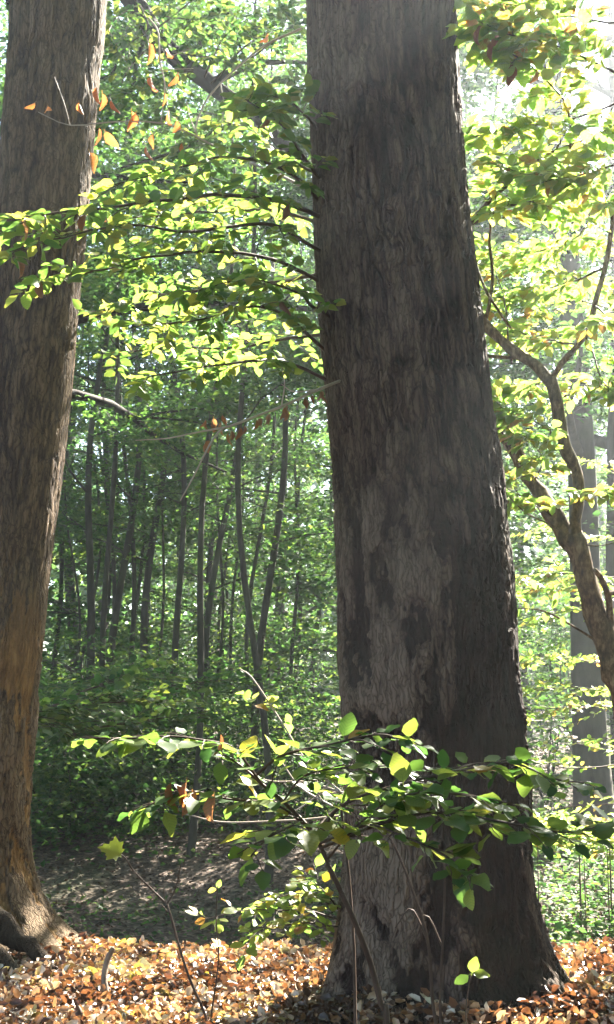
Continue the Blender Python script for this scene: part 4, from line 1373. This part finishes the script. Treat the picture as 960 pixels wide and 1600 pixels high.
# the upright sunlit leaf against the trunk
LV.add(P(630, 1222, 3.8), np.array([-.1, -.05, 1.0]), np.array([.1, -1, .1]), .08, 'hazel', LEAF_HAZEL, hs)
LV.add(P(537, 1150, 3.9), np.array([.25, 0, 1.0]), np.array([.6, -1, .1]), .07, 'hazel', LEAF_SUN_O, hs)
LV.build(hs, 300, GREEN_FAR)

# pale dead twigs tangled behind it
tw_ = thing('dead_twig', P(480, 1240, 4.6), 'tangle of thin pale dead twigs behind the sapling left of trunk', 'twig')
Tubes().add(smooth_path(PP([(548, 1900, 4.6), (556, 1600, 4.6), (548, 1400, 4.6), (535, 1275, 4.6), (530, 1235, 4.6)]), 14), np.linspace(.006, .004, 14), 5, .3).build('stem', TWIG, tw_)
for pts in ([(530, 1235, 4.6), (480, 1190, 4.6), (435, 1120, 4.6), (395, 1060, 4.6), (375, 1045, 4.6)], [(520, 1260, 4.6), (470, 1230, 4.6), (440, 1190, 4.6)], [(500, 1250, 4.6), (490, 1200, 4.6), (470, 1165, 4.6)],
            [(530, 1275, 4.7), (450, 1282, 4.7), (350, 1285, 4.7), (290, 1272, 4.7)], [(540, 1240, 4.6), (480, 1222, 4.6), (420, 1220, 4.6), (380, 1200, 4.6)], [(540, 1190, 4.6), (500, 1240, 4.6), (450, 1275, 4.6)]):
    Tubes().add(smooth_path(PP(pts), 14), np.linspace(.0042, .002, 14), 5, .4).build('twig', TWIG_PALE, tw_)
LV = Leaves()
for x, y in ((380, 1085), (392, 1092), (404, 1082), (415, 1096), (425, 1088), (412, 1100), (398, 1102), (448, 1128), (455, 1132), (385, 1096)):
    LV.add(P(x, y, 4.6), rg.normal(0, 1, 3) * [1, 1, .5], rg.normal(0, .5, 3) + [0, -.4, 1], rg.uniform(.035, .06), 'beech', LEAF_SUN_O, tw_)
LV.build(tw_, 100, GREEN_YEL)

# thin stems growing up against the trunk
for pts, ra, lab in (([(690, 1640, 5.2), (688, 1560, 5.2), (692, 1480, 5.2), (695, 1360, 5.2), (680, 1330, 5.2)], .007, 'thin straight pale stem standing before the dark side of trunk'),
                     ([(684, 1640, 5.0), (676, 1560, 5.0), (668, 1470, 5.0), (648, 1400, 5.0), (625, 1340, 5.0), (600, 1290, 5.0)], .008, 'thin bowed brown stem in front of the big trunk')):
    o = thing('thin_sapling', (PP(pts)[0][0], pts[0][2], gz(PP(pts)[0][0], pts[0][2])), lab, 'stem')
    Tubes().add(smooth_path(to_ground(pts), 22), np.linspace(ra, ra * .5, 22), 6, .3).build('stem', TWIG, o)
    Tubes().add(smooth_path(PP([(pts[2][0], pts[2][1], pts[0][2]), (pts[2][0] - 25, pts[2][1] - 50, pts[0][2]), (pts[2][0] - 50, pts[2][1] - 20, pts[0][2])]), 8), np.linspace(.004, .002, 8), 5, .3).build('twig', TWIG, o)
# small seedling with three leaves against the black side of the trunk
ss = thing('seedling', (P(735, 1600, 5.6)[0], 5.6, gz(P(735, 1600, 5.6)[0], 5.6)), 'small seedling with three green leaves before the black trunk foot', 'seedling')
Tubes().add(smooth_path(to_ground([(733, 1640, 5.6), (728, 1580, 5.6), (736, 1522, 5.6)]), 10), np.linspace(.004, .002, 10), 5).build('stem', TWIG, ss)
LV = Leaves()
for x, y, a in ((738, 1520, (.2, 0, 1)), (740, 1522, (1, -.2, .0)), (732, 1524, (-1, -.2, -.7))):
    LV.add(P(x, y, 5.55), np.array(a, float), np.array([0, -.6, .8]), .062, 'hazel', LEAF_HAZEL, ss)
LV.build(ss, 10, GREEN_FAR)

# seedling holding one bright lobed leaf
ms = thing('maple_seedling', (P(325, 1590, 7.2)[0], 7.2, gz(P(325, 1590, 7.2)[0], 7.2)), 'thin forked seedling holding one bright lime lobed leaf', 'seedling')
for j, (pts, ra, rb) in enumerate((([(330, 1640, 7.2), (322, 1590, 7.2), (295, 1525, 7.2), (278, 1470, 7.2), (261, 1412, 7.2)], .0085, .006), ([(261, 1412, 7.2), (240, 1392, 7.2), (210, 1362, 7.18), (198, 1343, 7.17), (188, 1334, 7.16)], .006, .0035),
                                   ([(261, 1412, 7.2), (273, 1392, 7.2), (280, 1365, 7.2), (284, 1345, 7.2)], .005, .0025), ([(261, 1412, 7.2), (257, 1400, 7.2), (257, 1386, 7.2)], .003, .002), ([(262, 1425, 7.2), (252, 1412, 7.2)], .004, .002))):
    w_ = to_ground(pts) if j == 0 else PP(pts)
    Tubes().add(smooth_path(w_, 18), np.linspace(ra, rb, 18), 6, .25).build('stem' if j == 0 else 'twig', TWIG, ms)
V, F = maple_template()
rot = frames(np.array([[-.75, -.1, .30]]), np.array([[.15, -.75, .65]]))[0]
obj('leaf', V @ rot.T * .125 + P(190, 1334, 7.16), F, LEAF_LIME, ms)

ts = thing('thin_seedling', (P(328, 1590, 7.3)[0], 7.3, gz(P(328, 1590, 7.3)[0], 7.3)), 'very thin upright seedling with small pale leaf at its tip', 'seedling')
Tubes().add(smooth_path(to_ground([(328, 1640, 7.3), (330, 1590, 7.3), (342, 1500, 7.3), (338, 1440, 7.3), (340, 1385, 7.3)]), 18), np.linspace(.006, .003, 18), 6, .2).build('stem', TWIG, ts)
LV = Leaves()
for x, y, a in ((340, 1388, (.3, 0, 1)), (338, 1390, (-1, 0, -.1))):
    LV.add(P(x, y, 7.3), np.array(a, float), np.array([.2, -1, .4]), .045, 'beech', LEAF_SUN_O, ts)
LV.build(ts, 10, GREEN_YEL)

# little beech bush with yellow lit leaves at the rim
LV = Leaves()
bb = thing('small_bush', (P(520, 1500, 8.3)[0], 8.3, gz(P(520, 1500, 8.3)[0], 8.3)), 'small bush with yellow green leaves left of the trunk foot', 'bush')
for pts, tw in (([(548, 1440, 8.0), (480, 1425, 8.0), (400, 1420, 7.9), (300, 1440, 7.8)], 10), ([(545, 1450, 8.0), (480, 1445, 7.9), (420, 1450, 7.8), (385, 1470, 7.8)], 9), ([(548, 1430, 8.0), (500, 1405, 8.0), (450, 1398, 8.0), (400, 1412, 8.0)], 9),
                ([(545, 1440, 8), (515, 1400, 8), (490, 1380, 8), (470, 1375, 8)], 7)):
    leafy_branch(PP(pts), .006, LV, bb, TWIG, leaf=.075, twigs=tw, twig_len=.2, per=4, mat=LEAF_SUN_O, rg=rg, odd=(.18, LEAF_YELLOW), own=False, tilt=(0, -.35, 1))
b0 = P(548, 1440, 8.0)
Tubes().add(smooth_path([np.array([b0[0] - .02, 8.05, gz(b0[0], 8.05) - .05]), b0 - [0, 0, .2], b0], 8), [.008] * 8, 6).build('stem', TWIG, bb)
LV.build(bb, 250, GREEN_YEL)

# ------------------------------------------------------------------ haze
hb = np.array([(-110, -14, -4), (110, -14, -4), (110, 110, -4), (-110, 110, -4), (-110, -14, 27), (110, -14, 27), (110, 110, 27), (-110, 110, 27)], float)
hq = np.array([(0, 3, 2, 1), (4, 5, 6, 7), (0, 1, 5, 4), (1, 2, 6, 5), (2, 3, 7, 6), (3, 0, 4, 7)])
hm, ht, hout = new_mat('haze_air')
pv = ht.nodes.new('ShaderNodeVolumePrincipled')
pv.inputs['Color'].default_value = (.84, .92, 1.0, 1)
pv.inputs['Density'].default_value = .0020
pv.inputs['Anisotropy'].default_value = .84
ht.links.new(pv.outputs[0], hout.inputs['Volume'])
hz = obj('haze', hb, hq, hm, smooth=False)
hz['kind'] = 'stuff'
print('TRIS', sum(len(o.data.loops) - 2 * len(o.data.polygons) for o in COL.objects if o.type == 'MESH'))
